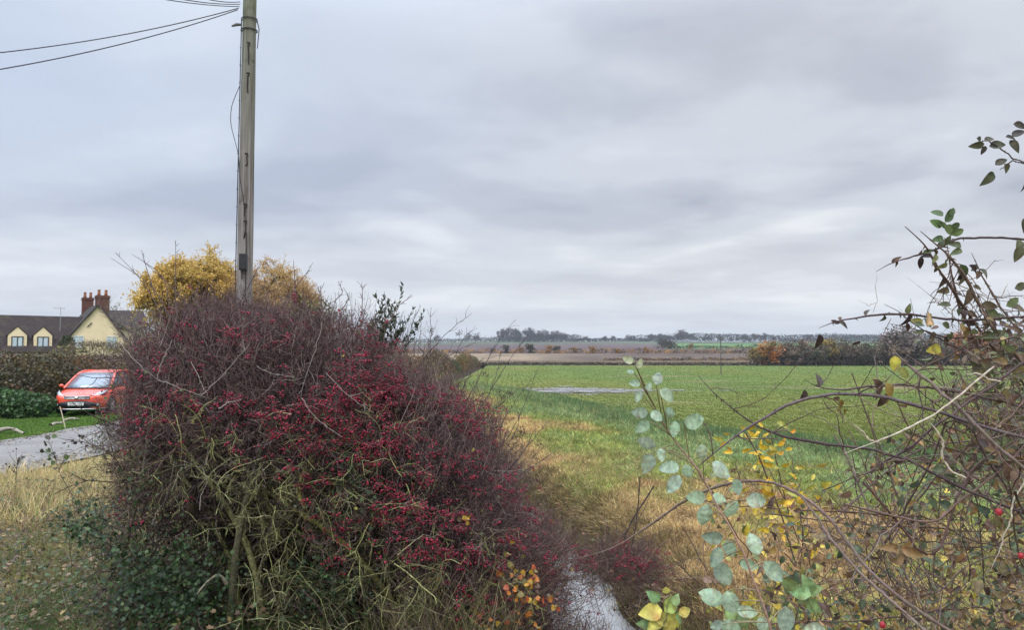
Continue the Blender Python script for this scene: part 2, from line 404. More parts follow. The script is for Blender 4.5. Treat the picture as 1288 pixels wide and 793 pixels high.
# flood puddle in the crop: many thin pools broken by seedlings
pm = MB()
for i in range(260):
    a = rng.normal()*3.1; px_ = 4.6+a; py_ = 58+rng.normal()*2.4*math.exp(-(a/6)**2); rx = rng.uniform(.25, 1.0); ry = rng.uniform(.12, .42)
    th = np.linspace(0, 2*np.pi, 15)[:-1]; rr = 1+.3*rng.normal(size=14)*.6
    z0 = float(np.max(gz(px_+rx*np.cos(th), py_+ry*np.sin(th))))
    Vp = np.stack([px_+rx*rr*np.cos(th), py_+ry*rr*np.sin(th), th*0+(-.515+.0003*i)], 1)
    pm.add(Vp, [list(range(14))])
tag(pm.build('puddle', M['water'], smooth=False), kind='structure')
# road
m, t, p = base('asphalt'); g = nd(t, 'ShaderNodeNewGeometry'); n = noise(t, g.outputs['Position'], 60, 5, .7); n2_ = noise(t, g.outputs['Position'], .8, 4, .6)
r = ramp(t, mth(t, 'ADD', mth(t, 'MULTIPLY', n, .5), mth(t, 'MULTIPLY', n2_, .5)), [(.3, (.125, .12, .11)), (.5, (.185, .178, .168)), (.72, (.26, .245, .225))])
t.links.new(r.outputs[0], p.inputs['Base Color']); setp(p, Roughness=.85, Specular_IOR_Level=.2); bump(t, p, n, .3, .01); M['asphalt'] = m
yr = np.arange(-60, 206, 1.0); xs = np.array([-13.1, -12.2, -11.15, -10.1, -9.2]); zc = np.array([.0, .04, .06, .04, .0])
Xr, Yr = np.meshgrid(xs, yr); wob = (fbm(yr*.7, yr*0, 3)-.5)[:, None]*np.array([.5, 0, 0, 0, .4])[None]
V = np.stack([Xr+wob, Yr, np.repeat(zc[None], len(yr), 0)], -1); idx = np.arange(V.shape[0]*5).reshape(-1, 5)
rm = MB(); rm.add(V, np.stack([idx[:-1, :-1], idx[:-1, 1:], idx[1:, 1:], idx[1:, :-1]], -1).reshape(-1, 4)); tag(rm.build('road', M['asphalt']), kind='structure')

# ---------------- far land: strips of fields rising to the ridge
def hz(x, y):
    z = np.interp(y, [200, 230, 262, 345, 400, 640, 900, 1000, 1300, 2500], [-.6, -.3, .3, 2.9, 4.2, 10.8, 18.0, 18.5, 17, -5])
    z = z+(fbm(x*.004+3, y*.003, 50)-.5)*5*np.clip((y-450)/500, 0, 1)
    z = z-np.clip((y-500)/500, 0, 1)*6*np.clip((-x-40)/200, 0, 1)
    z = z+26*np.exp(-((y-1500)/260)**2)*np.clip((x-300)/350, 0, 1)
    return z
def strip(name, y0, y1, xf, cols, sc=.02, kindm='far', nx=90, ny=8, fade=None):
    y = np.linspace(y0, y1, ny); f = np.linspace(xf[0], xf[1], nx)
    Yg, Fg = np.meshgrid(y, f, indexing='ij'); X = Fg*Yg; Z = hz(X, Yg)
    n = fbm(X*sc, Yg*sc*.6, 60); c = lerp(np.array(cols[0]), np.array(cols[1]), np.clip((n-.3)/.4, 0, 1))
    if fade: c = lerp(c, np.array(fade[0])*(.85+.3*n)[..., None], np.clip((Fg+(n-.5)*.15-fade[1])/fade[2], 0, 1))
    idx = np.arange(nx*ny).reshape(ny, nx); mm = MB()
    mm.add(np.stack([X, Yg, Z], -1), np.stack([idx[:-1, :-1], idx[:-1, 1:], idx[1:, 1:], idx[1:, :-1]], -1).reshape(-1, 4), c.reshape(-1, 3))
    return tag(mm.build(name, M['hill']), kind='structure')
M['hill'] = soil_mat('far_fields', .6, .06)
W_ = 1.6
strip('rough_pasture', 204.5, 262, (-W_, W_), [(.085, .06, .035), (.12, .085, .045)])
strip('stubble_field', 262, 345, (-W_, W_), [(.20, .15, .10), (.28, .215, .14)], nx=260, ny=14, fade=((.105, .078, .06), -.02, .10))
strip('ploughed_field', 345, 640, (-W_, .2), [(.072, .05, .052), (.10, .072, .07)])
strip('bare_field', 345, 470, (.2, W_), [(.075, .052, .045), (.11, .075, .055)])
strip('pasture', 470, 720, (.2, W_), [(.07, .15, .05), (.10, .19, .06)])
strip('hill_slope', 640, 900, (-W_, .2), [(.075, .115, .055), (.085, .07, .06)])
strip('hill_edge', 720, 900, (.2, W_), [(.06, .08, .045), (.08, .10, .05)])
strip('hills', 900, 2500, (-W_, W_), [(.05, .07, .05), (.07, .08, .06)], ny=26, nx=120)
# ground beyond, out to the horizon
gm = MB(); gm.add([(-9000, -3000, -7), (9000, -3000, -7), (9000, 9000, -7), (-9000, 9000, -7)], [(0, 1, 2, 3)], (.06, .08, .05)); tag(gm.build('ground', M['hill']), kind='structure')

# ================================================================ grasses
def blades(name, X, Y, h, w, col, lean=.5, zoff=0, mat='grass', tilt=None):
    n = len(X); P = np.stack([X, Y, gz(X, Y)+zoff], 1)
    d = nrm(np.stack([rng.normal(size=n)*lean, rng.normal(size=n)*lean, np.ones(n)*(1 if tilt is None else tilt)], 1))
    b = MB(); tv, tf = LEAF['blade']; Yv = nrm(np.cross(rdir(n), d)); Z = np.cross(d, Yv)
    b.inst(tv, tf, P, d, Yv, Z, np.stack([h, w, h], 1), col)
    return b
def region(n, y0, y1, fx, pw=1.0):
    y = y0*(y1/y0)**(rng.uniform(size=n)**pw)
    return fx(y, rng.uniform(size=n)), y
# margin turf between ditch and crop, denser close by
X, Y = region(190000, 6.2, 75, lambda y, u: ditch_x(y)+1.0+u*(np.minimum(edge_x(y)+.3, y*.74)-ditch_x(y)-1.0))
c = gcol(X, Y)*1.0; h = rng.uniform(.05, .14, len(X))*(1+.5*fbm(X, Y, 8)); lush = (np.abs(X-edge_x(Y)+.9) < 1.0); h[lush] *= 1.7
st = rng.random(len(X)) < .22-.16*np.clip((X-ditch_x(Y))/np.maximum(edge_x(Y)-ditch_x(Y), 1)*2.5, 0, 1); c[st] = c[st]*.4+STRAW*.7
c *= (.62+1.15*vnoise(X*6, Y*3.5, 71))[:, None]
tag(blades('grass', X, Y, h*(1+Y*.012), .005+.0009*Y, jit(c, len(X), .38, .1), 1.0).build('grass', M['grass']), 'short rough turf, straw brown to green, covering the strip beside the ditch', 'grass', kind='stuff')
# strewn dead stems on the near bank
X, Y = region(42000, 6.2, 22, lambda y, u: ditch_x(y)+.9+u**1.4*5)
k2 = fbm(X*.8, Y*.5, 21) > .45; X = X[k2]; Y = Y[k2]
tag(blades('dead_grass', X, Y, rng.uniform(.1, .3, len(X)), np.full(len(X), .009), jit(pick([STRAW*1.1, BROWN, (.46, .35, .20), (.12, .075, .045)], len(X)), len(X), .3), 1, .02, tilt=.18).build('dead_grass', M['grass']), 'dry straw litter strewn over the ditch bank', 'dead grass', kind='stuff')
# crop seedlings
X, Y = region(240000, 14, 198, lambda y, u: edge_x(y)+.3+u*(y*.74-edge_x(y)))
X = np.round(X/.5)*.5+rng.normal(size=len(X))*.13
k2 = X > edge_x(Y)+.1+(fbm(X*.5, Y*.5, 9)-.5)*-1.5; k2 &= ~((((X-4.6)/5.5)**2+((Y-58)/3.6)**2 < 1) & (rng.random(len(X)) < .35)); X = X[k2]; Y = Y[k2]
tag(blades('crop', X, Y, rng.uniform(.06, .115, len(X)), .006+.0005*Y, jit(gcol(X, Y)*(.86+.36*vnoise(X*3, Y*1.2, 72))[:, None], len(X), .2, .06), .6).build('crop', M['grass']), 'green winter cereal seedlings covering the wide flat field', 'crop', kind='stuff')
# lush tussocks along the crop edge
yt = 13*(62/13)**rng.random(700); xt = edge_x(yt)-.7+rng.normal(size=700)*.6
X = np.repeat(xt, 60)+rng.normal(size=42000)*.2; Y = np.repeat(yt, 60)+rng.normal(size=42000)*.25
tag(blades('tussock_grass', X, Y, rng.uniform(.16, .36, len(X)), .006+.0005*Y, jit(pick([LUSH, (.08, .145, .055), (.13, .185, .085), (.24, .23, .10)], len(X), [.4, .3, .2, .1]), len(X), .25), .55).build('tussock_grass', M['grass']), 'darker lush tussocks in a line along the edge of the sown field', 'grass', kind='stuff')
# pale tufts hanging over the ditch bank
yb = rng.uniform(6, 19, 260); X = np.repeat(ditch_x(yb)+rng.uniform(.45, 1.5, 260), 70)+rng.normal(size=18200)*.1; Y = np.repeat(yb, 70)+rng.normal(size=18200)*.1
tag(blades('bank_grass', X, Y, rng.uniform(.1, .28, len(X)), np.full(len(X), .007), jit(pick([(.24, .18, .07), (.13, .09, .045), (.12, .14, .04), (.05, .035, .025)], len(X), [.3, .25, .2, .25]), len(X), .25), .8).build('bank_grass', M['grass']), 'brown and yellow grass tufts hanging over the ditch bank', 'grass', kind='stuff')
# verge beyond the road, bright green
X = rng.uniform(-20, -13.2, 70000); Y = rng.uniform(17, 34, 70000)
k2 = ~((X < -16.6) & (Y > 26.2)); X = X[k2]; Y = Y[k2]
tag(blades('verge_grass', X, Y, rng.uniform(.06, .12, len(X)), np.full(len(X), .02), jit((.105, .18, .035), len(X), .35, .1), .7).build('verge_grass', M['grass']), 'bright green mown grass between the road and the trimmed hedge', 'grass', kind='stuff')
# straw-coloured clump on the near verge
X = rng.uniform(-9.1, -3.2, 30000); Y = rng.uniform(6.3, 14.5, 30000); k2 = (fbm(X*.7, Y*.7, 77)+.12*(X < -5.6) > .47) & (X/Y < -.36) & (Y > 8.3+fbm(X*.9, Y*.5, 79)*1.6)
X = X[k2]; Y = Y[k2]; h = rng.uniform(.18, .5, len(X))
tag(blades('tall_grass', X, Y, h, np.full(len(X), .009), jit(pick([(.52, .42, .22), (.42, .35, .15), (.17, .2, .07), (.30, .19, .12)], len(X), [.45, .25, .15, .15])*(.75+.8*vnoise(X*5, Y*4, 73))[:, None], len(X), .25), .5).build('tall_grass', M['grass']), 'tall bleached grass on the near side of the road', 'grass', kind='stuff')
# low weeds and leaf litter on the near verge
n = 34000; X = rng.uniform(-8.9, -1.6, n); Y = rng.uniform(4.6, 12, n); P = np.stack([X, Y, gz(X, Y)+rng.uniform(0, .3, n)*fbm(X*1.2, Y*1.2, 5)*1.6], 1)
lm = MB(); lm.leaves(P, rdir(n)*[1, 1, .35], rdir(n)*.6+[0, 0, 1], rng.uniform(.018, .055, n), jit(pick([(.055, .085, .03), (.10, .12, .045), (.18, .12, .07), (.09, .055, .035), (.24, .18, .08), (.05, .09, .045)], n, [.22, .16, .22, .18, .12, .10])*(.5+.9*vnoise(X*3, Y*3, 75))[:, None], n, .35), 'ivy')
q = rng.random(6000); a = 6000
lm.tubes(grow(np.stack([rng.uniform(-8.8, -2.6, a), rng.uniform(5, 11, a), np.zeros(a)+.2], 1), rdir(a)*[1, 1, .4]+[0, 0, .3], rng.uniform(.15, .4, a), 4, .3), np.array([.003, .0025, .002, .001]), 3, jit(pick([(.2, .15, .09), (.1, .06, .04), (.3, .25, .15)], a), a))
tag(lm.build('weeds', M['leaf']), 'low nettles, bramble leaves and leaf litter on the near verge', 'weeds', kind='stuff')
X = rng.uniform(-8.5, -1.8, 16000); Y = rng.uniform(4.6, 10, 16000); k2 = fbm(X*1.1, Y*1.1, 78) > .45; X = X[k2]; Y = Y[k2]
tag(blades('rank_grass', X, Y, rng.uniform(.12, .38, len(X)), np.full(len(X), .006), jit(pick([(.10, .16, .05), (.22, .22, .09), (.12, .18, .06), (.2, .13, .07)], len(X)), len(X), .3), .7).build('rank_grass', M['grass']), 'mixed green and dead grass growing through the low verge weeds', 'grass', kind='stuff')
n = 2600; s_ = rng.random(n) < .55; X = np.where(s_, -9.3-np.abs(rng.normal(size=n))*.35, -13.0+np.abs(rng.normal(size=n))*.3); X = np.where(rng.random(n) < .12, rng.uniform(-13, -9.3, n), X); Y = rng.uniform(10, 34, n)
lm = MB(); lm.leaves(np.stack([X, Y, np.interp(X, xs, zc)+.012], 1), rdir(n)*[1, 1, .15], rdir(n)*.3+[0, 0, 1], rng.uniform(.03, .08, n), jit(pick([(.16, .10, .05), (.10, .07, .045), (.24, .18, .07), (.06, .045, .035)], n), n, .3), 'wide')
tag(lm.build('fallen_leaves', M['leaf']), 'brown fallen leaves scattered along the edges of the road', 'fallen leaves', kind='stuff')
# reeds and litter floor along the ditch bottom
n = 16000; Y = rng.uniform(5, 19, n); X = ditch_x(Y)+rng.choice([-1, 1], n)*rng.uniform(.36, .9, n)
lm = MB(); k2 = gz(X, Y) > WATER+.02; X = X[k2]; Y = Y[k2]; n = len(X); lm.leaves(np.stack([X, Y, gz(X, Y)+.01], 1), rdir(n)*[1, 1, .3], rdir(n)*.5+[0, 0, 1], rng.uniform(.02, .05, n), jit(pick([(.07, .04, .03), (.13, .07, .04), (.05, .035, .025), (.2, .13, .06)], n), n, .3), 'wide')
tag(lm.build('leaf_litter', M['leaf']), 'dark fallen leaves along the foot of the ditch banks', 'leaf litter', kind='stuff')
# ================================================================ far and middle trees
def crown_tree(name, H, Wd, nl, leaf, cols, trunk_col=(.07, .055, .05), bare=.0, blob=9, base_h=.22, twig_n=60, hang=0.0):
    """Empty > trunk, crown. Returns root. Built at the origin."""
    root = empty(name)
    t = MB(); th = H*.55
    t.tubes(along([(0, 0, -.3), (rng.normal()*.02*H, 0, th*.5), (rng.normal()*.04*H, rng.normal()*.03*H, th)], 7), np.linspace(H*.028, H*.012, 7), 7, trunk_col)
    a = rng.uniform(0, 2*np.pi, 9); st = np.stack([np.zeros(9), np.zeros(9), rng.uniform(H*base_h, th*.95, 9)], 1)
    L = grow(st, np.stack([np.cos(a), np.sin(a), rng.uniform(.4, 1.3, 9)], 1), rng.uniform(.35, .6, 9)*H*.75, 7, .16, (0, 0, .06))
    L[..., :2] *= min(1, Wd/H*1.1)
    t.tubes(L, np.linspace(H*.012, H*.003, 7), 5, trunk_col)
    q, d, _ = shoots(L, 7); L2 = grow(q, d+[0, 0, .25], rng.uniform(.1, .28, len(q))*H, 5, .22, (0, 0, .05)); t.tubes(L2, np.linspace(H*.0035, H*.001, 5), 3, trunk_col)
    if twig_n:
        q, d, _ = shoots(L2, twig_n//10+1); L3 = grow(q, d+[0, 0, .3], rng.uniform(.06, .15, len(q))*H, 4, .25, (0, 0, .04-hang)); t.tubes(L3, np.linspace(H*.0012, H*.0004, 4), 3, jit(np.array(trunk_col)*1.2, len(q)))
    t.build('trunk', M['bark'], root)
    c = MB()
    # clumps follow the limb ends and fill out a lumpy outline
    ends = np.concatenate([L[:, -1], L2[::max(1, len(L2)//(blob*3)), -1]]); ce = ends[rng.choice(len(ends), blob*3)]+rng.normal(size=(blob*3, 3))*H*.03
    ce[:, :2] = np.clip(ce[:, :2], -Wd*.42, Wd*.42); ce[:, 2] = np.clip(ce[:, 2], H*(base_h+.08), H*.88)
    i = rng.choice(len(ce), nl); r = rng.uniform(.06, .17, len(ce))*H
    pp = ce[i]+rdir(nl)*(r[i]*rng.random(nl)**.45)[:, None]*np.array([1.15, 1.15, .8])
    n_in = nl//5; o = rdir(n_in)*(rng.random(n_in)**.4)[:, None]*np.array([Wd*.47, Wd*.47, H*.36])+[0, 0, H*.60]; pp[:n_in] = o
    cc = np.array(cols)[rng.choice(len(cols), len(ce))][i]
    d = rdir(nl)+[0, 0, -hang*8]
    c.leaves(pp, d, rdir(nl)*.7+[0, 0, .6], rng.uniform(.6, 1.3, nl)*leaf, jit(cc, nl, .25), 'wide')
    c.build('crown', M['far_leaf'], root)
    return root
def copy_tree(o, name=None):
    def rec(s, parent):
        c = s.copy(); COL.objects.link(c)
        if parent is not None: c.parent = parent
        for ch in list(s.children): rec(ch, c)
        return c
    return rec(o, None)
def put(o, x, y, z, sc=1, rz=0):
    o.location = (x, y, z); o.scale = (sc, sc, sc*1.0); o.rotation_euler = (0, 0, rz)
ridge_cols = [[(.075, .062, .062), (.10, .08, .075)], [(.045, .05, .04), (.06, .06, .05)], [(.12, .095, .08), (.09, .075, .07)], [(.10, .07, .045), (.07, .065, .05)]]
protos = [crown_tree('ridge_tree', 11, 12, 1300, .55, c, twig_n=0) for c in ridge_cols]
xs_ = list(np.r_[np.linspace(632, 708, 13), [735, 758, 772, 790, 798, 806], np.linspace(818, 862, 9), np.linspace(868, 962, 12), [975, 985, 1000, 1018, 1036, 600, 588, 548]])
for i, px_ in enumerate(xs_):
    px_ += rng.normal()*2; yy_ = rng.uniform(895, 960); x = (px_-644)/F*yy_; k_ = rng.choice(4, p=[.4, .2, .3, .1])
    o = protos[k_] if protos[k_].location.y == 0 else copy_tree(protos[k_])
    sc = rng.uniform(.55, 1.2)*1.2*(1.18 if 818 < px_ < 862 or 632 < px_ < 708 else .78)
    put(o, x, yy_, float(hz(x, yy_))-.5, sc, rng.uniform(0, 6))
    tag(o, 'small hazy tree on the skyline of the distant ridge', 'tree', 'trees along the distant ridge')
o = None
for pr in protos:
    if pr.location.y == 0:
        for ch in list(pr.children): bpy.data.objects.remove(ch)
        bpy.data.objects.remove(pr)
# woodland belt below the skyline, and hillside hedges: too far off to count their bushes
def leafbelt(name, label, cat, line, h, dep, n, leaf, cols, kind=None, hf=None, group=None, rag=.5, mat='far_leaf'):
    """a bushy mass following a ground line [(x,y)...]; h height, dep depth"""
    line = np.asarray(line, float); d = np.r_[0, np.cumsum(np.hypot(*np.diff(line, axis=0).T))]
    s = rng.uniform(0, d[-1], n); x = np.interp(s, d, line[:, 0]); y = np.interp(s, d, line[:, 1])
    hh = h*(1-rag+rag*1.6*fbm(s/(h*2.0), s*0+len(name), 12))
    x = x+rng.normal(size=n)*dep*.4; y = y+rng.uniform(-.5, .5, n)*dep
    zz = (hf or hz)(x, y)+hh*rng.random(n)**.8
    ci = (vnoise(s/(h*1.6), s*0+3, 8)*len(cols)).astype(int) % len(cols)
    b = MB(); b.leaves(np.stack([x, y, zz], 1), rdir(n), rdir(n), rng.uniform(.6, 1.4, n)*leaf, jit(np.array(cols)[ci], n, .3), 'wide')
    o_ = np.array([line[:, 0].mean(), line[:, 1].mean(), 0.])
    o = b.build(name, M[mat], None, origin=o_)
    return tag(o, label, cat, group, kind)
DK = [(.035, .042, .028), (.052, .042, .038), (.042, .036, .032)]
leafbelt('woodland', 'dark wood covering the slope just below the distant ridge', 'woodland', [(-12, 880), (70, 880)], 8, 26, 6500, .9, DK, 'stuff')
leafbelt('woodland', 'long dark belt of woodland along the ridge towards the orange tree', 'woodland', [(150, 885), (330, 890), (520, 900)], 9.5, 24, 15000, .9, DK, 'stuff')
leafbelt('woodland', 'faint wood on the ridge behind the berry hedge', 'woodland', [(-160, 890), (-12, 885)], 5, 20, 4000, .8, [(.07, .08, .05), (.06, .06, .05)], 'stuff')
leafbelt('field_hedge', 'thin dark hedge line along the ridge top between the two woods', 'hedge', [(66, 880), (160, 882)], 4.2, 8, 2600, .9, DK)
leafbelt('field_hedge', 'dark clipped hedge along the far edge of the green crop field', 'hedge', [(-150, 203), (150, 203)], .85, 1.5, 26000, .22, [(.035, .032, .022), (.05, .04, .03), (.04, .045, .025)], rag=.35)
leafbelt('field_hedge', 'autumn hedge with orange and yellow bushes beyond the crop field', 'hedge', [(-70, 352), (0, 350), (110, 347)], 2.1, 3, 6500, .4, [(.28, .14, .03), (.14, .09, .035), (.09, .07, .035), (.33, .19, .05), (.06, .055, .03)], rag=.8)
leafbelt('field_hedge', 'brown hedge between the pale stubble and the fallow field', 'hedge', [(32, 263), (90, 264)], 1.0, 2, 2600, .3, [(.055, .045, .03), (.08, .055, .035), (.20, .12, .04)], rag=.8)
leafbelt('field_hedge', 'low hedge along the bottom of the green hillside pasture', 'hedge', [(88, 468), (260, 474)], 2.2, 3, 3200, .6, [(.06, .06, .035), (.16, .10, .04), (.05, .05, .04)], rag=.7)
leafbelt('field_hedge', 'hedge climbing the left side of the hillside pasture', 'hedge', [(98, 470), (140, 720)], 4, 5, 1800, .8, DK, rag=.8)
leafbelt('hedge', 'unkempt brown hedge running on beside the ditch to the far end of the field', 'hedge', [(-5.2, 26), (-7.6, 50), (-8.9, 80), (-9.2, 202)], 2.3, 1.2, 30000, .13, [(.10, .075, .05), (.13, .09, .055), (.07, .075, .035), (.18, .10, .04)], hf=gz, rag=.8)
# bushes dotted along the hillside hedges
bp = crown_tree('hedgerow_tree', 5, 6, 500, .5, [(.30, .16, .04), (.2, .12, .04)], twig_n=0, base_h=.05)
bq = crown_tree('hedgerow_tree', 5, 5.5, 500, .5, [(.06, .06, .035), (.08, .065, .04)], twig_n=0, base_h=.05)
for i, (px_, yy_, k_, sc) in enumerate([(655, 352, 0, .7), (666, 350, 1, 1.0), (690, 352, 0, .9), (722, 350, 0, .7), (745, 351, 0, .8), (636, 351, 1, .9), (776, 349, 0, .6), (812, 348, 0, .7), (840, 470, 1, 1.1), (868, 470, 0, .8), (700, 352, 1, .8)]):
    x = (px_-644)/F*yy_; src = bp if k_ == 0 else bq; o = src if src.location.y == 0 else copy_tree(src)
    put(o, x, yy_-1.5, float(hz(x, yy_))-.2, sc, i*1.7)
    tag(o, ['rounded orange autumn bush standing in the far hedge', 'rounded dark green bush standing in the far hedge'][k_], 'tree', 'bushes in the far hedges '+['in autumn colour', 'still green'][k_])
# the dark line of trees on the right edge of the field
mid_cols = {'orange': [(.30, .095, .02), (.20, .075, .02), (.12, .09, .03)], 'dark': [(.055, .05, .035), (.075, .06, .045), (.045, .05, .03)], 'brown': [(.10, .07, .05), (.13, .09, .065), (.07, .06, .045)], 'gold': [(.16, .11, .035), (.10, .085, .035)], 'bare': [(.13, .105, .095), (.11, .09, .085)], 'rust': [(.22, .085, .035), (.16, .08, .045), (.26, .12, .05)]}
mp_ = {k_: crown_tree('field_tree', 6, 6.5, 3600, .26, [tuple(np.array(q)*1.5) for q in c], (.12, .10, .09), twig_n=20, base_h=.02 if k_ != 'bare' else .2, blob=10) for k_, c in mid_cols.items()}
spots = [(952, 4.2, 'gold', 'small yellowing bush at the end of the tree line, beside the orange tree'), (968, 5.9, 'orange', 'bright orange tree at the near end of the dark tree line'), (984, 5.3, 'brown', None), (998, 5.7, 'dark', None), (1012, 6.1, 'brown', None), (1026, 5.2, 'dark', None), (1041, 5.9, 'gold', 'olive gold tree in the middle of the dark tree line'), (1056, 6.3, 'dark', None), (1071, 5.4, 'brown', None), (1086, 5.0, 'dark', None), (1101, 5.6, 'dark', None), (1117, 6.0, 'brown', None), (1133, 9.2, 'bare', 'pale bare round-headed tree standing taller than the tree line'), (1150, 6.4, 'dark', None), (1168, 6.2, 'brown', None), (1188, 6.4, 'dark', None), (1215, 8.4, 'rust', 'rust brown leafy tree seen through the brambles'), (1245, 8.2, 'rust', 'second rust brown tree, nearer the picture edge behind the brambles'), (1275, 6.5, 'dark', None), (1310, 7, 'brown', None)]
for px_, h_, k_, lab in spots:
    yy_ = 199+rng.uniform(-3, 3); x = (px_-644)/F*yy_; src = mp_[k_]; o = src if src.location.y == 0 else copy_tree(src)
    put(o, x, yy_, float(gz(x, yy_))-.3, h_/6*1.28, rng.uniform(0, 6))
    tag(o, lab or {'dark': 'dark green-brown bushy tree in the line beside the far field', 'brown': 'leafless brown bushy tree in the line beside the far field'}[k_], 'tree', None if lab else 'trees in the line beside the far field, '+k_)
leafbelt('undergrowth', 'dark scrub filling in below the line of trees beside the far field', 'scrub', [(62, 198), (145, 197)], 3.4, 4, 9000, .3, [(.04, .035, .025), (.055, .045, .035)], 'stuff', hf=gz, rag=.3)
# the lone pole in the far field
r0 = empty('field_pole', (at(907, 472, 108)[0], 108, -.6)); tag(r0, 'thin lone wooden pole standing in the far green field', 'pole')
b = MB(); b.tubes([(0, 0, -.2), (0, 0, 2.6), (.02, 0, 5.4)], [.075, .065, .055], 8, (.10, .09, .08)); b.build('shaft', M['bark'], r0)
b = MB(); b.box((-.35, -.04, 5.0), (.35, .04, 5.08), (.12, .11, .1)); b.build('crossbar', M['bark'], r0)

rng = np.random.default_rng(5)
# ================================================================ middle distance, left
# yellow willow and its brown neighbour behind the berry hedge
def dome(L, H, Wd, k):
    c = np.array([0, 0, H*.52]); r = np.array([Wd*.52, Wd*.52, H*.47])*k; d = (L-c)/r; m_ = np.linalg.norm(d, axis=-1, keepdims=True); lump = 1+.10*np.sin(d[..., :1]*5+Wd)+.06*np.sin(d[..., 1:2]*7)
    return c+d*r*np.where(m_ > lump, lump/np.maximum(m_, 1e-6), 1)
def willow(name, H, Wd, nl, cols, tc, leaf=.11, tw=26, thin=1.0, lx=0):
    root = empty(name); t = MB()
    t.tubes(along([(0, 0, -.3), (.1, 0, H*.2), (-.05, .1, H*.4)], 7), np.linspace(.42, .26, 7), 9, tc)
    n = 20; a = np.linspace(0, 2*np.pi, n+1)[:-1]+rng.normal(size=n)*.2
    L = grow(np.stack([a*0, a*0, rng.uniform(.22, .38, n)*H], 1), np.stack([np.cos(a)*.8*Wd/H, np.sin(a)*.8*Wd/H, rng.uniform(.7, 1.5, n)], 1), rng.uniform(.5, .68, n)*H, 9, .13, (0, 0, .0))
    L = dome(L, H, Wd, .84)
    t.tubes(L, np.linspace(.15, .03, 9), 6, tc)
    q, d, _ = shoots(L, 18, .3, 1); L2 = grow(q, d+[0, 0, .3], rng.uniform(.09, .2, len(q))*H, 6, .25, (0, 0, .02)); L2 = dome(L2, H, Wd, .93); t.tubes(L2, np.linspace(.035, .01, 6), 4, jit(tc, len(q)))
    t.build('trunk', M['bark'], root)
    c = MB(); q, d, _ = shoots(L2, tw, .1, 1); L3 = grow(q, d*.8+[0, 0, .35], rng.uniform(.04, .11, len(q))*H, 5, .22, (0, 0, -.10))
    c.tubes(L3, np.array([.009, .008, .007, .006, .004]), 3, jit(np.array(cols[0])*.9, len(q), .3))
    i = rng.choice(len(L3), nl); k_ = rng.integers(0, 4, nl); f = rng.random((nl, 1)); pp = L3[i, k_]*(1-f)+L3[i, k_+1]*f+rng.normal(size=(nl, 3))*.05
    g = fbm(L3[i, 0, 0]*.5, L3[i, 0, 2]*.5, 4); cc = lerp(np.array(cols[0]), np.array(cols[1]), np.clip((g-.35)*3, 0, 1))
    c.leaves(pp, rdir(nl)*.6+[0, 0, -.7], rdir(nl), rng.uniform(.6, 1.4, nl)*leaf, jit(cc, nl, .25), 'small')
    c.build('crown', M['leaf'], root); return root
w1 = willow('willow_tree', 8.7, 6.6, 130000, [(.60, .40, .10), (.48, .34, .09)], (.10, .08, .06), .12, 22); put(w1, *at(243, 447, 46)[:2], .3, 1); w1.location.z = .2; w1.scale = (1.0, 1.0, .96)
tag(w1, 'golden yellow willow in full autumn leaf, left of the wooden pole', 'tree')
w2 = willow('willow_tree', 8.2, 7.0, 75000, [(.46, .30, .14), (.50, .33, .10)], (.075, .06, .045), .09, 16); w2.location = (*at(336, 447, 47)[:2], .2); w2.scale = (.94, .94, .97)
tag(w2, 'paler thinner willow turning brownish, with dark limbs showing, right of the wooden pole', 'tree')
w3 = crown_tree('small_tree', 6.6, 5, 2200, .13, [(.10, .13, .04), (.14, .15, .05)], twig_n=40, base_h=.2); put(w3, *at(375, 447, 40)[:2], -.3); w3.scale = (1, 1, .92)
tag(w3, 'small green leaved tree showing over the berry hedge, at the right foot of the willows', 'tree')
w4 = crown_tree('small_tree', 7.2, 4.6, 500, .08, [(.25, .18, .10)], (.13, .11, .10), twig_n=90, base_h=.2); put(w4, *at(168, 447, 52)[:2], 0)
tag(w4, 'pale bare small tree between the cream house and the yellow willow', 'tree')
# trimmed hedge on the far side of the road
def bush_mass(name, label, cat, cen, rad, n, leaf, cols, ex=3.0, tw=1500, tcol=(.10, .07, .05), T='wide', mat='leaf', group=None):
    root = empty(name, cen); tag(root, label, cat, group); rad = np.array(rad, float)
    d = rdir(n); s = (np.abs(d)**ex).sum(1)**(-1/ex); P = d*s[:, None]*rad*(1-.35*rng.random(n)**2)[:, None]
    lump = .88+.24*fbm(P[:, 0]*1.3+5, P[:, 1]*1.3+P[:, 2]*1.7, 31); P *= lump[:, None]
    ci = fbm(P[:, 0]*1.1, P[:, 2]*1.4+P[:, 1], 14, 2); cc = np.array(cols)[np.clip(((ci-.25)*2*len(cols)).astype(int), 0, len(cols)-1)]
    b = MB(); b.leaves(P, rdir(n), d*.6+rdir(n)*.7, rng.uniform(.6, 1.4, n)*leaf, jit(cc, n, .3), T); b.build('foliage', M[mat], root)
    d = rdir(tw); s = (np.abs(d)**ex).sum(1)**(-1/ex); b = MB()
    L = grow(d*s[:, None]*rad*.8, d+[0, 0, .5], rng.uniform(.2, .5, tw)*min(rad), 5, .25); b.tubes(L, np.array([.009, .008, .006, .005, .003]), 3, jit(tcol, tw)); b.build('twigs', M['bark'], root)
    return root
BH = [(.05, .05, .025), (.085, .065, .035), (.11, .085, .03), (.07, .055, .035), (.13, .07, .035)]
bush_mass('hedge', 'tall trimmed brown-green hedge at the verge, left of the red car', 'hedge', (-20.4, 30.2, 1.1), (3.3, 3.2, 1.15), 26000, .085, BH, 4)
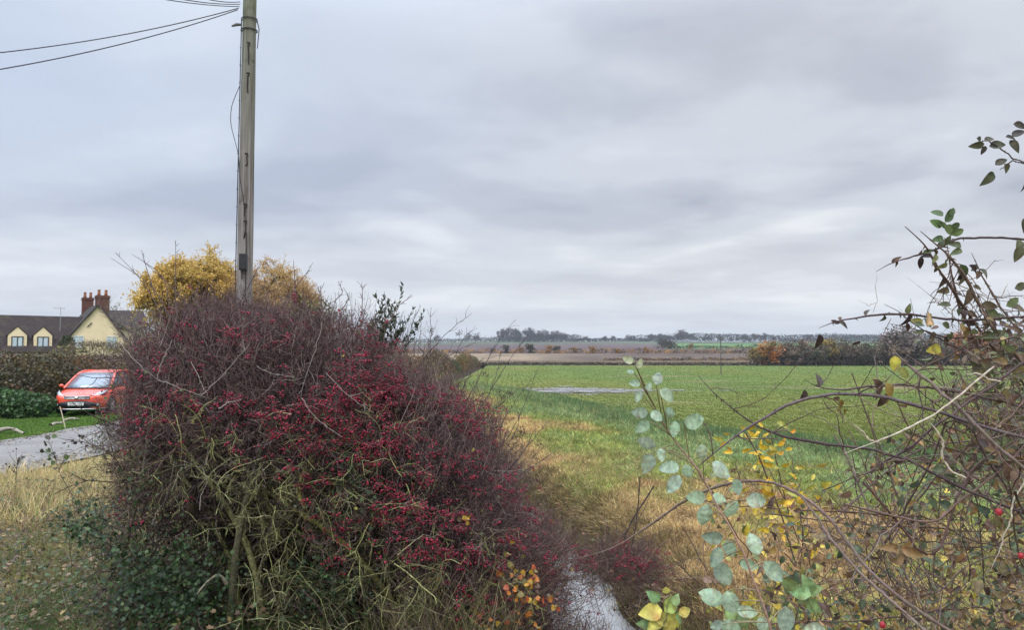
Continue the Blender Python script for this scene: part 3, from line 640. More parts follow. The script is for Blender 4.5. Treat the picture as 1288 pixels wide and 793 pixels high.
bush_mass('hedge', 'browner lower hedge running behind the red car', 'hedge', (-19.6, 36.6, 1.1), (5.4, 1.6, 1.02), 17000, .085, [(.08, .06, .035), (.12, .08, .05), (.10, .085, .035), (.15, .09, .05)], 4)
bush_mass('nettle_patch', 'dark green nettles and brambles at the foot of the trimmed hedge', 'nettles', (-19.6, 26.9, .35), (3.3, 1.0, .75), 12000, .10, [(.05, .10, .035), (.07, .13, .045), (.045, .075, .035)], 2.5, 400, (.06, .08, .04))
bush_mass('shrub', 'sprawling yellow-green shrub in front of the cream gable', 'shrub', (*at(122, 447, 47)[:2], 2.0), (2.9, 2.0, 1.0), 1100, .10, [(.20, .18, .05), (.12, .13, .05), (.24, .2, .08)], 2.2, 2500, (.16, .12, .09))
bush_mass('shrub', 'brown thicket between the red car and the cream house', 'shrub', (*at(118, 447, 42)[:2], 1.1), (4.4, 1.5, 1.0), 9500, .09, [(.10, .07, .05), (.14, .10, .06), (.12, .11, .05)], 3, 2500, (.13, .09, .07))
bush_mass('shrub', 'golden brown scrub filling in below the willows behind the berry hedge', 'shrub', (*at(262, 447, 42)[:2], 1.9), (3.9, 1.2, 2.2), 13000, .11, [(.26, .17, .05), (.16, .12, .05), (.12, .12, .05)], 2.6, 1500, (.12, .09, .07))
# ================================================================ cream cottage
M['render'] = plain('cream_render', (.72, .56, .39), .85, .15, var=.10, scale=1.1, bmp=.1)
M['rooftile'] = plain('dark_roof_tiles', (.040, .029, .028), .8, .2, var=.45, scale=3.5, bmp=.5, stretch=(1, 1, 3))
M['brick'] = plain('chimney_brick', (.115, .05, .038), .85, .2, var=.35, scale=6, bmp=.4, stretch=(1, 1, 3))
M['pot'] = plain('terracotta', (.33, .13, .075), .8, .2)
M['blackpaint'] = plain('black_window_frame', (.015, .016, .02), .4, .4)
M['whitepaint'] = plain('white_paint', (.6, .6, .58), .5, .4, var=.05)
M['curtain'] = plain('net_curtain', (.45, .5, .58), .3, .6, var=.3, scale=4, stretch=(6, 6, .5))
M['lead'] = plain('lead_flashing', (.12, .125, .13), .6, .4)
# courses of tiles and a little moss
t = M['rooftile'].node_tree; p = t.nodes['Principled BSDF']; g_ = nd(t, 'ShaderNodeTexCoord'); sp_ = nd(t, 'ShaderNodeSeparateXYZ'); t.links.new(g_.outputs['Object'], sp_.inputs[0])
wv_ = mth(t, 'FRACT', mth(t, 'MULTIPLY', sp_.outputs[2], 4.5)); old = p.inputs['Base Color'].links[0].from_socket
ms = ramp(t, noise(t, g_.outputs['Object'], 1.1, 4, .6), [(.52, (0, 0, 0)), (.66, (1, 1, 1))]); cc0 = mix(t, mth(t, 'MULTIPLY', ms.outputs[0], .6), old, (.085, .075, .045))
rp = ramp(t, wv_, [(.0, (.35,)*3), (.22, (1, 1, 1)), (1, (1.0,)*3)]); t.links.new(mix(t, 1.0, cc0, rp.outputs[0], 'MULTIPLY'), p.inputs['Base Color'])
hx, hy, _ = at(122, 447, 78); HS = empty('cottage', (hx, hy, 0), math.atan2(.577, .816)); tag(HS, 'cream rendered cottage with dark roofs, brick chimneys and two gabled dormers', 'house')
def part(m_, name, mat, parent=HS, smooth=False): return m_.build(name, M[mat], parent, smooth)
g = 3.3; ev = 2.9; ap = 7.2
b = MB(); b.prism([(-g, -.3), (g, -.3), (g, ev), (0, ap), (-g, ev)], 0, 9.6, 1); part(b, 'wall', 'render')
def slab(m_, p0, p1, th, a, c, axis=1, over=.0):
    """roof plane between eave point p0 and ridge point p1 (two coordinates), thickness th, from a to c along axis"""
    p0 = np.array(p0, float); p1 = np.array(p1, float); d = p1-p0; nn_ = np.array([-d[1], d[0]])/np.linalg.norm(d)
    if nn_[1] < 0: nn_ = -nn_
    m_.prism([tuple(p0), tuple(p1), tuple(p1+nn_*th), tuple(p0+nn_*th)], a, c, axis)
b = MB(); ov = .28; s_ = (ap-ev)/g
slab(b, (-g-ov, ev-ov*s_+.02), (0, ap+.02), .16, -.22, 9.8); slab(b, (g+ov, ev-ov*s_+.02), (0, ap+.02), .16, -.22, 9.8)
b.prism([(-.2, ap+.04), (.2, ap+.04), (0, ap+.27)], -.25, 9.83, 1)
rf = part(b, 'roof', 'rooftile')
def chimney(cx_, cy_, z0, z1, w, d_, pots):
    b = MB(); b.box((cx_-w/2, cy_-d_/2, z0), (cx_+w/2, cy_+d_/2, z1-.28)); b.box((cx_-w/2-.07, cy_-d_/2-.07, z1-.278), (cx_+w/2+.07, cy_+d_/2+.07, z1-.12)); b.box((cx_-w/2-.01, cy_-d_/2-.01, z1-.118), (cx_+w/2+.01, cy_+d_/2+.01, z1))
    ch = part(b, 'chimney', 'brick', HS)
    for p_ in pots:
        b = MB(); b.lathe([(.0, z1-.01), (.17, z1-.01), (.14, z1+.3), (.12, z1+.5), (.16, z1+.52), (.16, z1+.6), (.10, z1+.6), (.09, z1+.3), (0, z1+.3)], (cx_+p_, cy_, 0), 14); part(b, 'chimney_pot', 'pot', ch, True)
chimney(.42, .62, 6.3, 8.35, 1.25, .9, (-.32, .32)); chimney(-.05, 8.6, 6.7, 8.6, 1.1, .8, (-.28, .28))
# cross wing at the back right
b = MB(); b.prism([(3.4, -.3), (8.6, -.3), (8.6, 5.2), (6, 7.0), (3.4, 5.2)], .5, 4.9, 0); part(b, 'rear_wall', 'render')
b = MB(); slab(b, (3.1, 5.02), (6, 7.03), .16, .3, 5.2, 0); slab(b, (8.9, 5.02), (6, 7.03), .16, .3, 5.2, 0); part(b, 'rear_roof', 'rooftile')
# low wing with dormers; runs along local -X
xw0, xw1 = -8.9, -3.31; wy0, wy1, we, wr = .35, 5.6, 2.75, 5.95; rm_ = (wy0+wy1)/2
b = MB(); b.prism([(wy0, -.3), (wy1, -.3), (wy1, we), (rm_, wr), (wy0, we)], xw0, xw1, 0); part(b, 'wing_wall', 'render')
b = MB(); sw = (wr-we)/(rm_-wy0); slab(b, (wy0-.3, we-.3*sw+.02), (rm_, wr+.02), .15, xw0-.05, -.95, 0); slab(b, (wy1+.3, we-.3*sw+.02), (rm_, wr+.02), .15, xw0-.05, -.95, 0)
b.prism([(rm_-.16, wr+.05), (rm_+.16, wr+.05), (rm_, wr+.25)], xw0-.06, -.9, 0); part(b, 'wing_roof', 'rooftile')
def window(x, y, z, w, h, parent, frame='blackpaint', n=2):
    b = MB(); f = .07
    b.box((x-w/2, y-.06, z), (x+w/2, y+.02, z+f)); b.box((x-w/2, y-.06, z+h-f), (x+w/2, y+.02, z+h))
    for i in range(n+1):
        xx = x-w/2+f/2+(w-f)*i/n; b.box((xx-f/2, y-.063, z+f), (xx+f/2, y+.023, z+h-f))
    wn = part(b, 'window', frame, parent)
    b = MB(); b.box((x-w/2+f+.002, y-.02, z+f+.002), (x+w/2-f-.002, y, z+h-f-.002)); part(b, 'pane', 'curtain', wn)
    b = MB(); b.box((x-w/2-.06, y-.14, z-.07), (x+w/2+.06, y-.005, z-.003)); part(b, 'sill', 'lead' if frame == 'blackpaint' else 'whitepaint', wn)
for dx in (-4.72, -6.85):
    D = empty('dormer', (dx, .55, 0)); D.parent = HS; dw = .78
    b = MB(); b.prism([(-dw, 2.75), (dw, 2.75), (dw, 4.15), (0, 4.95), (-dw, 4.15)], -.12, 2.4, 1); part(b, 'dormer_wall', 'render', D)
    b = MB(); slab(b, (-dw-.1, 4.07), (0, 4.97), .08, -.16, 2.5); slab(b, (dw+.1, 4.07), (0, 4.97), .08, -.16, 2.5); part(b, 'dormer_roof', 'rooftile', D)
    b = MB(); w, h, z, x, y, f = .98, 1.02, 3.0, 0, -.125, .075
    b.box((-w/2, y-.05, z), (w/2, y+.02, z+f)); b.box((-w/2, y-.05, z+h-f), (w/2, y+.02, z+h))
    for xx in (-w/2+f/2, 0, w/2-f/2): b.box((xx-f/2, y-.053, z+f), (xx+f/2, y+.017, z+h-f))
    part(b, 'window_frame', 'blackpaint', D); b = MB(); b.box((-w/2+f+.002, y-.02, z+f+.002), (w/2-f-.002, y-.002, z+h-f-.002)); part(b, 'pane', 'curtain', D)
    b = MB(); b.box((-w/2-.1, y-.12, z-.06), (w/2+.1, y-.003, z-.003)); part(b, 'sill', 'lead', D)
window(-1.7, -.03, 3.0, .95, 1.15, HS, 'whitepaint', 2); window(1.3, -.03, 3.0, .95, 1.15, HS, 'whitepaint', 2)
b = MB(); V0 = np.array([-2.15, 0, 4.3]); b.box((-2.0, 4.2, 4.97), (-1.35, 5.6, 5.02)); sk = part(b, 'skylight', 'whitepaint'); sk.rotation_euler = (0, 0, 0)
sk.location = (0, 0, 0); me_ = sk.data
co = np.array([v.co for v in me_.vertices]); up = co[:, 2] > 5; co[:, 2] = ev+(g+co[:, 0])*s_+.20+up*.06
for v_, c_ in zip(me_.vertices, co): v_.co = c_
b = MB(); b.tubes([(-.95, -.06, 5.05), (-.55, -.06, 5.5)], [.05, .05], 6, (.03, .03, .03)); b.build('bracket', M['bark'], HS)
# television aerial
AE = empty('aerial', (0, 0, 0)); AE.parent = HS
b = MB(); b.tubes([(-3.25, .9, 4.6), (-3.25, .9, 7.0)], [.025, .025], 5, (.3, .3, .3)); b.build('mast', M['bark'], AE)
b = MB(); b.tubes([(-3.9, .7, 6.9), (-2.8, 1.1, 6.95)], [.02, .02], 4, (.35, .35, .35))
for i in range(6): q = np.array([-3.85+.18*i, .72+.066*i, 6.91]); b.tubes([q+[0, 0, -.16], q+[0, 0, .16]], [.012, .012], 4, (.35, .35, .35))
b.build('antenna', M['bark'], AE)
bush_mass('climbing_plant', 'leafy climber on the wall corner between dormers and gable', 'climber', (*at(84, 447, 74)[:2], 2.6), (.75, .6, 1.5), 2200, .13, [(.05, .06, .025), (.10, .08, .03)], 2.2, 200)
# ================================================================ telegraph pole and wires
PX, PY, _ = at(306, 447, 13.4)
m, t, p = base('weathered_pole_wood'); tcn = nd(t, 'ShaderNodeTexCoord'); mp = nd(t, 'ShaderNodeMapping'); mp.inputs['Scale'].default_value = (22, 22, .7); t.links.new(tcn.outputs['Object'], mp.inputs[0])
n = noise(t, mp.outputs[0], 1.2, 6, .65); n2_ = noise(t, tcn.outputs['Object'], 3.2, 4, .6); sep = nd(t, 'ShaderNodeSeparateXYZ'); t.links.new(tcn.outputs['Object'], sep.inputs[0])
r = ramp(t, n, [(.3, (.06, .046, .04)), (.45, (.165, .145, .135)), (.65, (.27, .245, .235))]); gr = mix(t, mth(t, 'MULTIPLY', mth(t, 'SUBTRACT', mth(t, 'MULTIPLY', sep.outputs[2], .25), 1.25, clamp=True), n2_, clamp=True), r.outputs[0], (.10, .13, .06))
st = ramp(t, n2_, [(.60, (0, 0, 0)), (.68, (1, 1, 1))]); gr = mix(t, mth(t, 'MULTIPLY', st.outputs[0], .45), gr, (.05, .035, .03))
t.links.new(gr, p.inputs['Base Color']); setp(p, Roughness=.85, Specular_IOR_Level=.2); bump(t, p, n, .5, .01); M['polewood'] = m
TP = empty('telegraph_pole', (PX, PY, 0)); tag(TP, 'tall weathered grey wooden pole rising out of the berry hedge', 'pole')
b = MB(); hh = np.linspace(-.2, 9.3, 40); b.lathe(np.stack([np.interp(hh, [-.2, 9.3], [.150, .112])*(1+.012*np.sin(hh*3)), hh], 1), (0, 0, 0), 20)
b.lathe([(.119, 9.3), (.10, 9.36), (0, 9.37)], (0, 0, 0), 20); b.build('shaft', M['polewood'], TP)
def ring_pt(a, z, off=.008): rr = np.interp(z, [-.2, 9.3], [.158, .118])+off; return (rr*math.cos(a), rr*math.sin(a), z)
FA = -math.pi/2+.33          # side of the pole that faces the camera
DKM = M['bark']
def cable(pts, rad, name='cable'):
    b = MB(); b.tubes(along(pts, 40), np.full(40, rad), 6, (.04, .038, .04)); b.build(name, DKM, TP)
cable([ring_pt(FA-1.35, z, .014) for z in np.linspace(2.6, 8.2, 9)], .009)
cable([ring_pt(FA-1.3, 7.0, .012), ring_pt(FA-1.45, 6.9, .05), (-.26, -.1, 6.6), (-.27, -.1, 6.3), ring_pt(FA-1.45, 5.9, .05), ring_pt(FA-1.3, 5.75, .012), ring_pt(FA-.9, 5.3, .012), ring_pt(FA-.5, 5.1, .012), ring_pt(FA-.05, 4.6, .012), ring_pt(FA, 4.3, .012)], .006)
cable([ring_pt(FA+.1, z, .011) for z in np.linspace(4.35, 2.4, 6)], .008)
b = MB(); bx_ = MB()
c0 = np.array(ring_pt(FA-.15, 3.82, .045)); bb = MB(); bb.box((-.062, -.05, -.14), (.062, .05, .14)); bb.box((-.055, -.062, -.12), (.055, -.051, .02)); bb.tubes([(-.02, 0, -.14), (-.02, .02, -.3)], [.012, .012], 6)
tb = bb.build('terminal_box', plain('black_plastic', (.012, .012, .015), .4, .5), TP, smooth=False); tb.location = c0; tb.rotation_euler = (0, 0, .15)
for z in (7.75, 5.75, 4.85, 3.55+1.0, 7.2):     # small iron plates and stains of old fixings
    b = MB(); P_ = [ring_pt(FA-.25, z, .004), ring_pt(FA+.15, z, .004), ring_pt(FA+.13, z-.03, .006), ring_pt(FA+rng.uniform(-.15, .1), z-.05, .006), ring_pt(FA+rng.uniform(-.2, .1), z-rng.uniform(.12, .34), .004), ring_pt(FA+rng.uniform(-.3, 0), z-rng.uniform(.15, .4), .004)]
    b.tubes(np.array([P_[0], P_[1]]), np.full(2, .012), 5, (.03, .022, .02)); b.tubes(np.array([P_[2], P_[3], P_[4], P_[5]]), np.full(4, .010), 5, (.03, .022, .02)); b.build('bracket', DKM, TP)
for i, z in enumerate(np.linspace(2.9, 8.0, 17)):
    b = MB(); q = np.array(ring_pt(FA-1.45, z, .0)); d = np.array(ring_pt(FA-1.45, z, .05))-q; b.tubes([q, q+d*.7], [.009, .007], 5, (.25, .24, .22)); b.build('cable_clip', DKM, TP)
b = MB(); a = np.linspace(0, 2*np.pi, 20); b.tubes([ring_pt(x_, 8.02, .012) for x_ in a], np.full(20, .012), 6, (.08, .08, .085)); b.tubes([ring_pt(x_, 8.22, .012) for x_ in a], np.full(20, .010), 6, (.08, .08, .085)); b.build('steel_band', DKM, TP)
b = MB(); q = np.array(ring_pt(FA-1.4, 8.1, .02)); b.tubes([q, q+[-.08, 0, .0], q+[-.16, -.02, -.04]], [.02, .03, .015], 8, (.12, .12, .12)); b.tubes([ring_pt(FA+1.3, 8.25, 0), ring_pt(FA+1.3, 8.05, .05), ring_pt(FA+1.4, 7.7, .02)], [.01, .01, .008], 6, (.05, .05, .05)); b.build('wire_clamp', DKM, TP)
wires = [((0, 66), 11.4, (300, 10), 'lower', .0085, 'upper of the two long wires running left from the pole clamp'), ((0, 87), 10.8, (299, 12), 'x', .0085, 'lower sagging wire running left from the pole clamp'), ((214, 0), 11.2, (301, 8), 'x', .007, 'lowest of the three short wires leaving the pole top'), ((236, 0), 10.2, (302, 5), 'x', .007, 'middle one of the three wires leaving the pole top'), ((262, -1), 10.0, (302, 2), 'x', .007, 'uppermost of the three wires leaving the pole top')]
for (a0, Y0, a1, _, rad, lab) in wires:
    A = at(*a1, PY-.05); B_ = at(*a0, Y0); E_ = A+(B_-A)*(2.4 if a0[0] < 10 else 5.0); tt = np.linspace(0, 1, 40)[:, None]
    mid = np.linalg.norm(B_-A)/np.linalg.norm(E_-A); Lw = A*(1-tt)+E_*tt; sag = .5; Lw[:, 2] -= (4*sag*tt*(1-tt))[:, 0]; Lw[:, 2] += (4*sag*mid*(1-mid)/mid*tt)[:, 0]
    b = MB(); b.tubes(Lw, np.full(40, rad), 5, (.045, .045, .05)); tag(b.build('overhead_wire', DKM, None, origin=A), lab, 'wire')
# ================================================================ pale cut branches on the verge
def cut_branch(px0, px1, lab, r=.05, kinks=()):
    P_ = [np.array([*at(a, b_, 0.0+y_)[:2], 0]) for a, b_, y_ in px0]
    for q in P_: q[2] = float(gz(q[0], q[1]))+r+.01
    P_ = np.array(P_); P_[1:-1, 2] += .08
    b = MB(); b.tubes(along(P_, 10), np.linspace(r, r*.45, 10)*(1+.15*rng.normal(size=10)), 8, (.27, .24, .19)); q, d, _ = shoots(along(P_, 10)[None], 3, .3, .8, .8); d[:, 2] = np.abs(d[:, 2])*.4
    b.tubes(grow(q, d*[1, 1, .4], .16, 4, .1), np.linspace(r*.5, r*.3, 4), 6, (.25, .22, .18)); tag(b.build('cut_branch', M['bark'], None, origin=P_[0]), lab, 'branch')
cut_branch([(-14, 546, 21.3), (6, 540, 21.6), (14, 541, 21.8), (30, 545, 21.5)], 0, 'thick pale cut branch lying on the verge by the road edge', .07)
cut_branch([(64, 536, 23.8), (70, 533, 24.0), (78, 533, 24.1)], 0, 'short pale stick on the verge in front of the red car', .06)
cut_branch([(82, 528, 25.3), (90, 529, 25.2), (99, 526, 25.5)], 0, 'pale forked stick on the grass just before the red car', .05)
b = MB(); q = at(82, 540, 23.0); b.tubes(along([(q[0], q[1], .0), (q[0]-.08, q[1], .35), (q[0]-.18, q[1], .66)], 6), np.linspace(.014, .012, 6), 6, [(.55, .47, .35)]*1); tag(b.build('marker_cane', M['bark'], None, origin=(q[0], q[1], 0)), 'thin leaning pale cane standing on the verge before the car', 'cane')
rng = np.random.default_rng(21)
# ================================================================ red car
def paint():
    m, t, p = base('orange_red_car_paint'); g = nd(t, 'ShaderNodeTexCoord'); n = noise(t, g.outputs['Object'], 2.5, 4, .6)
    r = ramp(t, n, [(.3, (.68, .075, .035)), (.7, (.76, .095, .045))]); t.links.new(r.outputs[0], p.inputs['Base Color'])
    setp(p, Roughness=.32, Coat_Weight=.6, Coat_Roughness=.08, Specular_IOR_Level=.5, Metallic=.1); return m
M['paint'] = paint()
M['glass'] = plain('dark_car_glass', (.20, .235, .27), .24, .8, metal=.4, var=.03, scale=1)
M['trim'] = plain('black_trim', (.012, .012, .016), .5, .4)
M['tyre'] = plain('rubber', (.018, .018, .018), .8, .2)
M['alloy'] = plain('alloy_wheel', (.42, .43, .45), .35, .5, metal=.8)
M['chrome'] = plain('chrome', (.6, .6, .62), .18, .6, metal=.9, var=.03)
M['lens'] = plain('headlight_glass', (.45, .48, .52), .1, .9, metal=.3, var=.25, scale=14)
M['plate'] = plain('white_plate', (.68, .69, .68), .4, .4, var=.03)
CAR = empty('car', (-15.5, 27.3, .05), R(9.0)); CAR.scale = (1, 1, .965); tag(CAR, 'orange-red hatchback car parked on the verge, facing the camera', 'car')
# local axes: front at y=0, length towards +y, x to the right as seen from the front
L_ = 4.38
ys = np.array([0, .05, .14, .30, .55, .85, 1.15, 1.5, 2.0, 2.6, 3.2, 3.7, 4.05, 4.25, 4.34, 4.38])
hw = np.interp(ys, [0, .05, .14, .3, .55, .85, 2.2, 3.5, 4.05, 4.25, 4.38], [.50, .64, .74, .82, .875, .90, .915, .90, .87, .80, .66])
zb = np.interp(ys, [0, .14, .4, 4.0, 4.38], [.27, .20, .18, .2, .36])
zt = np.interp(ys, [0, .05, .14, .3, .55, .85, 1.15, 1.5, 2.2, 3.6, 4.2, 4.38], [.66, .74, .79, .845, .905, .955, .995, 1.02, 1.03, 1.04, 1.0, .88])
zs = zt-np.interp(ys, [0, .3, 1.15, 1.6, 4.38], [.05, .07, .10, .05, .05])
V = []
for y, w, b0, t0, s0 in zip(ys, hw, zb, zt, zs):
    half = [(0, b0), (w*.80, b0), (w*.93, b0+.06), (w*.99, b0+.2), (w, (b0+s0)/2+.04), (w*.985, s0-.08), (w*.95, s0), (w*.84, s0+(t0-s0)*.55), (w*.55, s0+(t0-s0)*.88), (0, t0)]
    V.append([(x_, y, z_) for x_, z_ in half]+[(-x_, y, z_) for x_, z_ in half[-2:0:-1]])
V = np.array(V); ns, npf, _ = V.shape; idx = np.arange(ns*npf).reshape(ns, npf); nx = np.roll(idx, -1, 1)
b = MB(); b.add(V, np.stack([idx[:-1], idx[1:], nx[1:], nx[:-1]], -1).reshape(-1, 4), (.5, .5, .5))
b.F.append(np.array([list(idx[0])])); b.M.append(0); b.F.append(np.array([list(idx[-1][::-1])])); b.M.append(0)
body = b.build('body', M['paint'], CAR)
md = body.modifiers.new('s', 'SUBSURF'); md.levels = md.render_levels = 1
# greenhouse: roof shell plus glass panels following its frame
def gh(y): # half width and height of the cabin at station y, at belt and at roof edge
    return np.interp(y, [.95, 1.2, 2.1, 3.4, 4.2], [.74, .80, .83, .82, .70]), np.interp(y, [1.75, 2.1, 3.5, 3.95], [.60, .64, .62, .56])
def P3(u, vv, y0, y1, zb0, zr, yb, yr): return None
# windscreen corners (belt) and (roof)
wb = [(-.78, .98, .985), (-.40, .84, .985), (0, .80, .985), (.40, .84, .985), (.78, .98, .985)]
wt = [(-.60, 1.86, 1.53), (-.32, 1.78, 1.555), (0, 1.755, 1.56), (.32, 1.78, 1.555), (.60, 1.86, 1.53)]
rb = [(-.56, 3.72, 1.56), (-.3, 3.78, 1.585), (0, 3.80, 1.59), (.3, 3.78, 1.585), (.56, 3.72, 1.56)]
tb_ = [(-.70, 4.22, 1.02), (-.4, 4.27, 1.02), (0, 4.29, 1.02), (.4, 4.27, 1.02), (.70, 4.22, 1.02)]
def patch(rows, n=6, col=(.5, .5, .5)):
    rows = [np.array(r_, float) for r_ in rows]; b = MB(); A = np.stack(rows); idx = np.arange(A.shape[0]*A.shape[1]).reshape(A.shape[:2])
    b.add(A, np.stack([idx[:-1, :-1], idx[:-1, 1:], idx[1:, 1:], idx[1:, :-1]], -1).reshape(-1, 4), col); return b
def lerpr(a, c, t): return np.array(a)*(1-t)+np.array(c)*t
def bow(r_, h): r_ = np.array(r_, float); r_[:, 2] += h; return r_
def shell(m_, name, mat, th=.02, sub=1, parent=CAR):
    o = m_.build(name, M[mat], parent); s1 = o.modifiers.new('t', 'SOLIDIFY'); s1.thickness = th; s1.offset = -1
    return o
ws = patch([wb, bow(lerpr(wb, wt, .35), .015), bow(lerpr(wb, wt, .7), .015), wt]); shell(ws, 'windscreen', 'glass', .01)
roof_rows = [np.array(wt)+[0, -.03, -.015], np.array(wt)+[0, .05, .015], bow(lerpr(wt, rb, .33), .06), bow(lerpr(wt, rb, .7), .06), rb]
shell(patch(roof_rows), 'roof', 'paint', .03)
shell(patch([rb, bow(lerpr(rb, tb_, .5), .03), tb_]), 'rear_window', 'glass', .01)
for sgn in (-1, 1):
    # pillar strips in paint, side glass behind them
    A = np.array([wb[0], wt[0], rb[0], tb_[0]], float); A[:, 0] = np.abs(A[:, 0])
    out = np.array([(.84, 1.0, .975), (.645, 1.88, 1.52), (.60, 3.72, 1.55), (.80, 4.20, 1.0)])
    mk = lambda q: [(x_*sgn, y_, z_) for x_, y_, z_ in q]
    b = MB(); fl = [0, 1, 2, 3] if sgn < 0 else [3, 2, 1, 0]
    b.add(mk(out), [fl], (.5, .5, .5)); o = b.build('side_window', M['glass'], CAR, smooth=False)
    s1 = o.modifiers.new('t', 'SOLIDIFY'); s1.thickness = .02; s1.offset = 0
    b = MB()
    b.tubes(along(mk([(.80, .93, .96), (.735, 1.35, 1.235), (.63, 1.86, 1.535), (.62, 2.3, 1.60), (.60, 3.2, 1.605), (.58, 3.70, 1.575), (.70, 4.0, 1.3), (.78, 4.22, 1.0)]), 26), np.full(26, .042), 8, (.5, .5, .5))
    for yy_, wz in ((2.35, .03), (3.15, .035)): b.tubes(mk([(.875, yy_+.05, 1.0), (.655, yy_, 1.57)]), np.full(2, wz), 6)
    b.build('pillar', M['paint'], CAR)
    # door mirror
    b = MB(); a = rng.random(1); b.inst(ICO_V, ICO_F, np.array([[sgn*1.0, 1.22, 1.055]]), np.eye(3)[:1], np.eye(3)[1:2], np.eye(3)[2:], np.array([[.115, .075, .085]]), (.5, .5, .5)); b.tubes([(sgn*.84, 1.24, .99), (sgn*.96, 1.22, 1.03)], [.03, .03], 8); mo = b.build('mirror', M['paint'], CAR); mo.modifiers.new('s', 'SUBSURF').levels = 1
    # headlight: swept-back lens lying on the wing, with lamp bowls inside
    hl_o = np.array([(.43, .085, .70), (.56, .12, .665), (.70, .20, .70), (.80, .42, .80), (.845, .66, .885), (.80, .62, .90), (.70, .40, .845), (.56, .20, .775)])
    cen = hl_o.mean(0)+[0, -.055, .04]; V = [tuple(q+np.array([.0, -.035, .018])) for q in hl_o]+[tuple(hl_o[i]*.5+cen*.5+np.array([.012, -.05, .028])) for i in range(8)]+[tuple(cen+np.array([.012, -.045, .03]))]
    V = [(x_*sgn, y_, z_) for x_, y_, z_ in V]; Fq = [(i, (i+1) % 8, 8+(i+1) % 8, 8+i) for i in range(8)]; Ft = [(8+i, 8+(i+1) % 8, 16) for i in range(8)]
    if sgn < 0: Fq = [f[::-1] for f in Fq]; Ft = [f[::-1] for f in Ft]
    b = MB(); b.add(V, Fq); b.F.append(np.array(Ft)); b.M.append(0); hl = b.build('headlight', M['lens'], CAR)
    rim_ = [V[i] for i in range(8)]+[V[0]]; b = MB(); b.tubes(np.array(rim_), np.full(9, .012), 6); b.build('bezel', M['trim'], hl)
    # fog lamp
    b = MB(); b.lathe([(.0, -.02), (.075, -.02), (.095, 0), (.10, .04), (0, .05)], (0, 0, 0), 16, 1); fg = b.build('fog_lamp', M['trim'], CAR); fg.location = (sgn*.665, .10, .385); fg.rotation_euler = (0, 0, sgn*.55)
    b = MB(); b.lathe([(0, -.035), (.04, -.03), (.055, -.018), (0, -.012)], (0, 0, 0), 14, 1); fl_ = b.build('lens', M['lens'], fg)
    # wheels
    for yy_ in (.86, 3.50):
        wh = empty('wheel', (sgn*.80, yy_, .32)); wh.parent = CAR
        b = MB(); b.lathe([(.20, -.11), (.29, -.115), (.32, -.09), (.325, 0), (.32, .09), (.29, .115), (.20, .11)], (0, 0, 0), 28, 0); b.build('tyre', M['tyre'], wh)
        b = MB(); b.lathe([(.21, -.09), (.20, .02), (.205, .09), (.215, .105)], (0, 0, 0), 28, 0)
        for k_ in range(10):
            a = k_*math.pi/5; b.tubes([(sgn*.075, .03*math.cos(a), .03*math.sin(a)), (sgn*.10, .205*math.cos(a+.08), .205*math.sin(a+.08))], [.022, .014], 5)
        b.lathe([(0, sgn*.10), (.05, sgn*.09), (.05, 0)], (0, 0, 0), 12, 0); b.build('rim', M['alloy'], wh)
        # dark arch ring round the wheel
        a = np.linspace(-.25, math.pi+.25, 18); b = MB(); b.tubes(np.stack([np.full(18, sgn*.885), yy_+.365*np.cos(a), .32+.365*np.sin(a)], 1), np.full(18, .035), 6); b.build('wheel_arch', M['trim'], CAR)
# nose: slim upper grille with chrome bars, big lower intake, lip, badge, plate
def fascia(z, y0=0): return lambda x_: y0-.018+.12*(abs(x_)/.7)**2.4
def strip_bar(name, mat, z0, z1, x0, x1, yoff, th=.03, taper=0.0, parent=CAR):
    xs_ = np.linspace(-x1, x1, 17); f = lambda x_: yoff+.13*(abs(x_)/.72)**2.6
    top = [(x_, f(x_), z1-taper*(abs(x_)/x1)**2) for x_ in xs_]; bot = [(x_, f(x_), z0+taper*(abs(x_)/x1)**4) for x_ in xs_]
    n = len(xs_); V = top+bot+[(a_, b_+th, c_) for a_, b_, c_ in top+bot]
    b = MB(); b.add(V, [(n+i, n+i+1, i+1, i) for i in range(n-1)]+[(i, i+1, 2*n+i+1, 2*n+i) for i in range(n-1)]+[(n+i+1, n+i, 3*n+i, 3*n+i+1) for i in range(n-1)])
    return b.build(name, M[mat], parent)
gr_ = strip_bar('upper_grille', 'trim', .612, .712, 0, .43, -.028)
strip_bar('chrome_bar', 'chrome', .695, .712, 0, .42, -.036, parent=gr_); strip_bar('chrome_bar', 'chrome', .652, .662, 0, .42, -.036, parent=gr_); strip_bar('chrome_bar', 'chrome', .610, .622, 0, .42, -.036, parent=gr_)
lo = strip_bar('lower_intake', 'trim', .265, .535, 0, .60, -.045, .05, .07)
strip_bar('bumper_lip', 'chrome', .222, .250, 0, .64, -.052, .05)
b = MB(); b.lathe([(0, -.012), (.05, -.010), (.06, 0), (0, .005)], (0, 0, 0), 20, 1); bd = b.build('badge', M['chrome'], CAR); bd.location = (0, -.05, .655); bd.scale = (1.35, 1, .62)
b = MB(); b.box((-.26, -.085, .375), (.26, -.072, .487)); pl = b.build('number_plate', M['plate'], CAR, smooth=False)
cu = bpy.data.curves.new('plate_text', 'FONT'); cu.body = 'BN62 VXE'; cu.size = .105; cu.extrude = .002; cu.align_x = 'CENTER'; cu.align_y = 'CENTER'
tx = bpy.data.objects.new('plate_text', cu); COL.objects.link(tx); tx.parent = pl; tx.location = (0, -.088, .43); tx.rotation_euler = (math.pi/2, 0, 0); tx.scale = (.92, 1, 1); cu.materials.append(M['trim'])
bpy.context.view_layer.update(); tm = bpy.data.meshes.new_from_object(tx.evaluated_get(bpy.context.evaluated_depsgraph_get())); tm.materials.clear(); tm.materials.append(M['trim'])
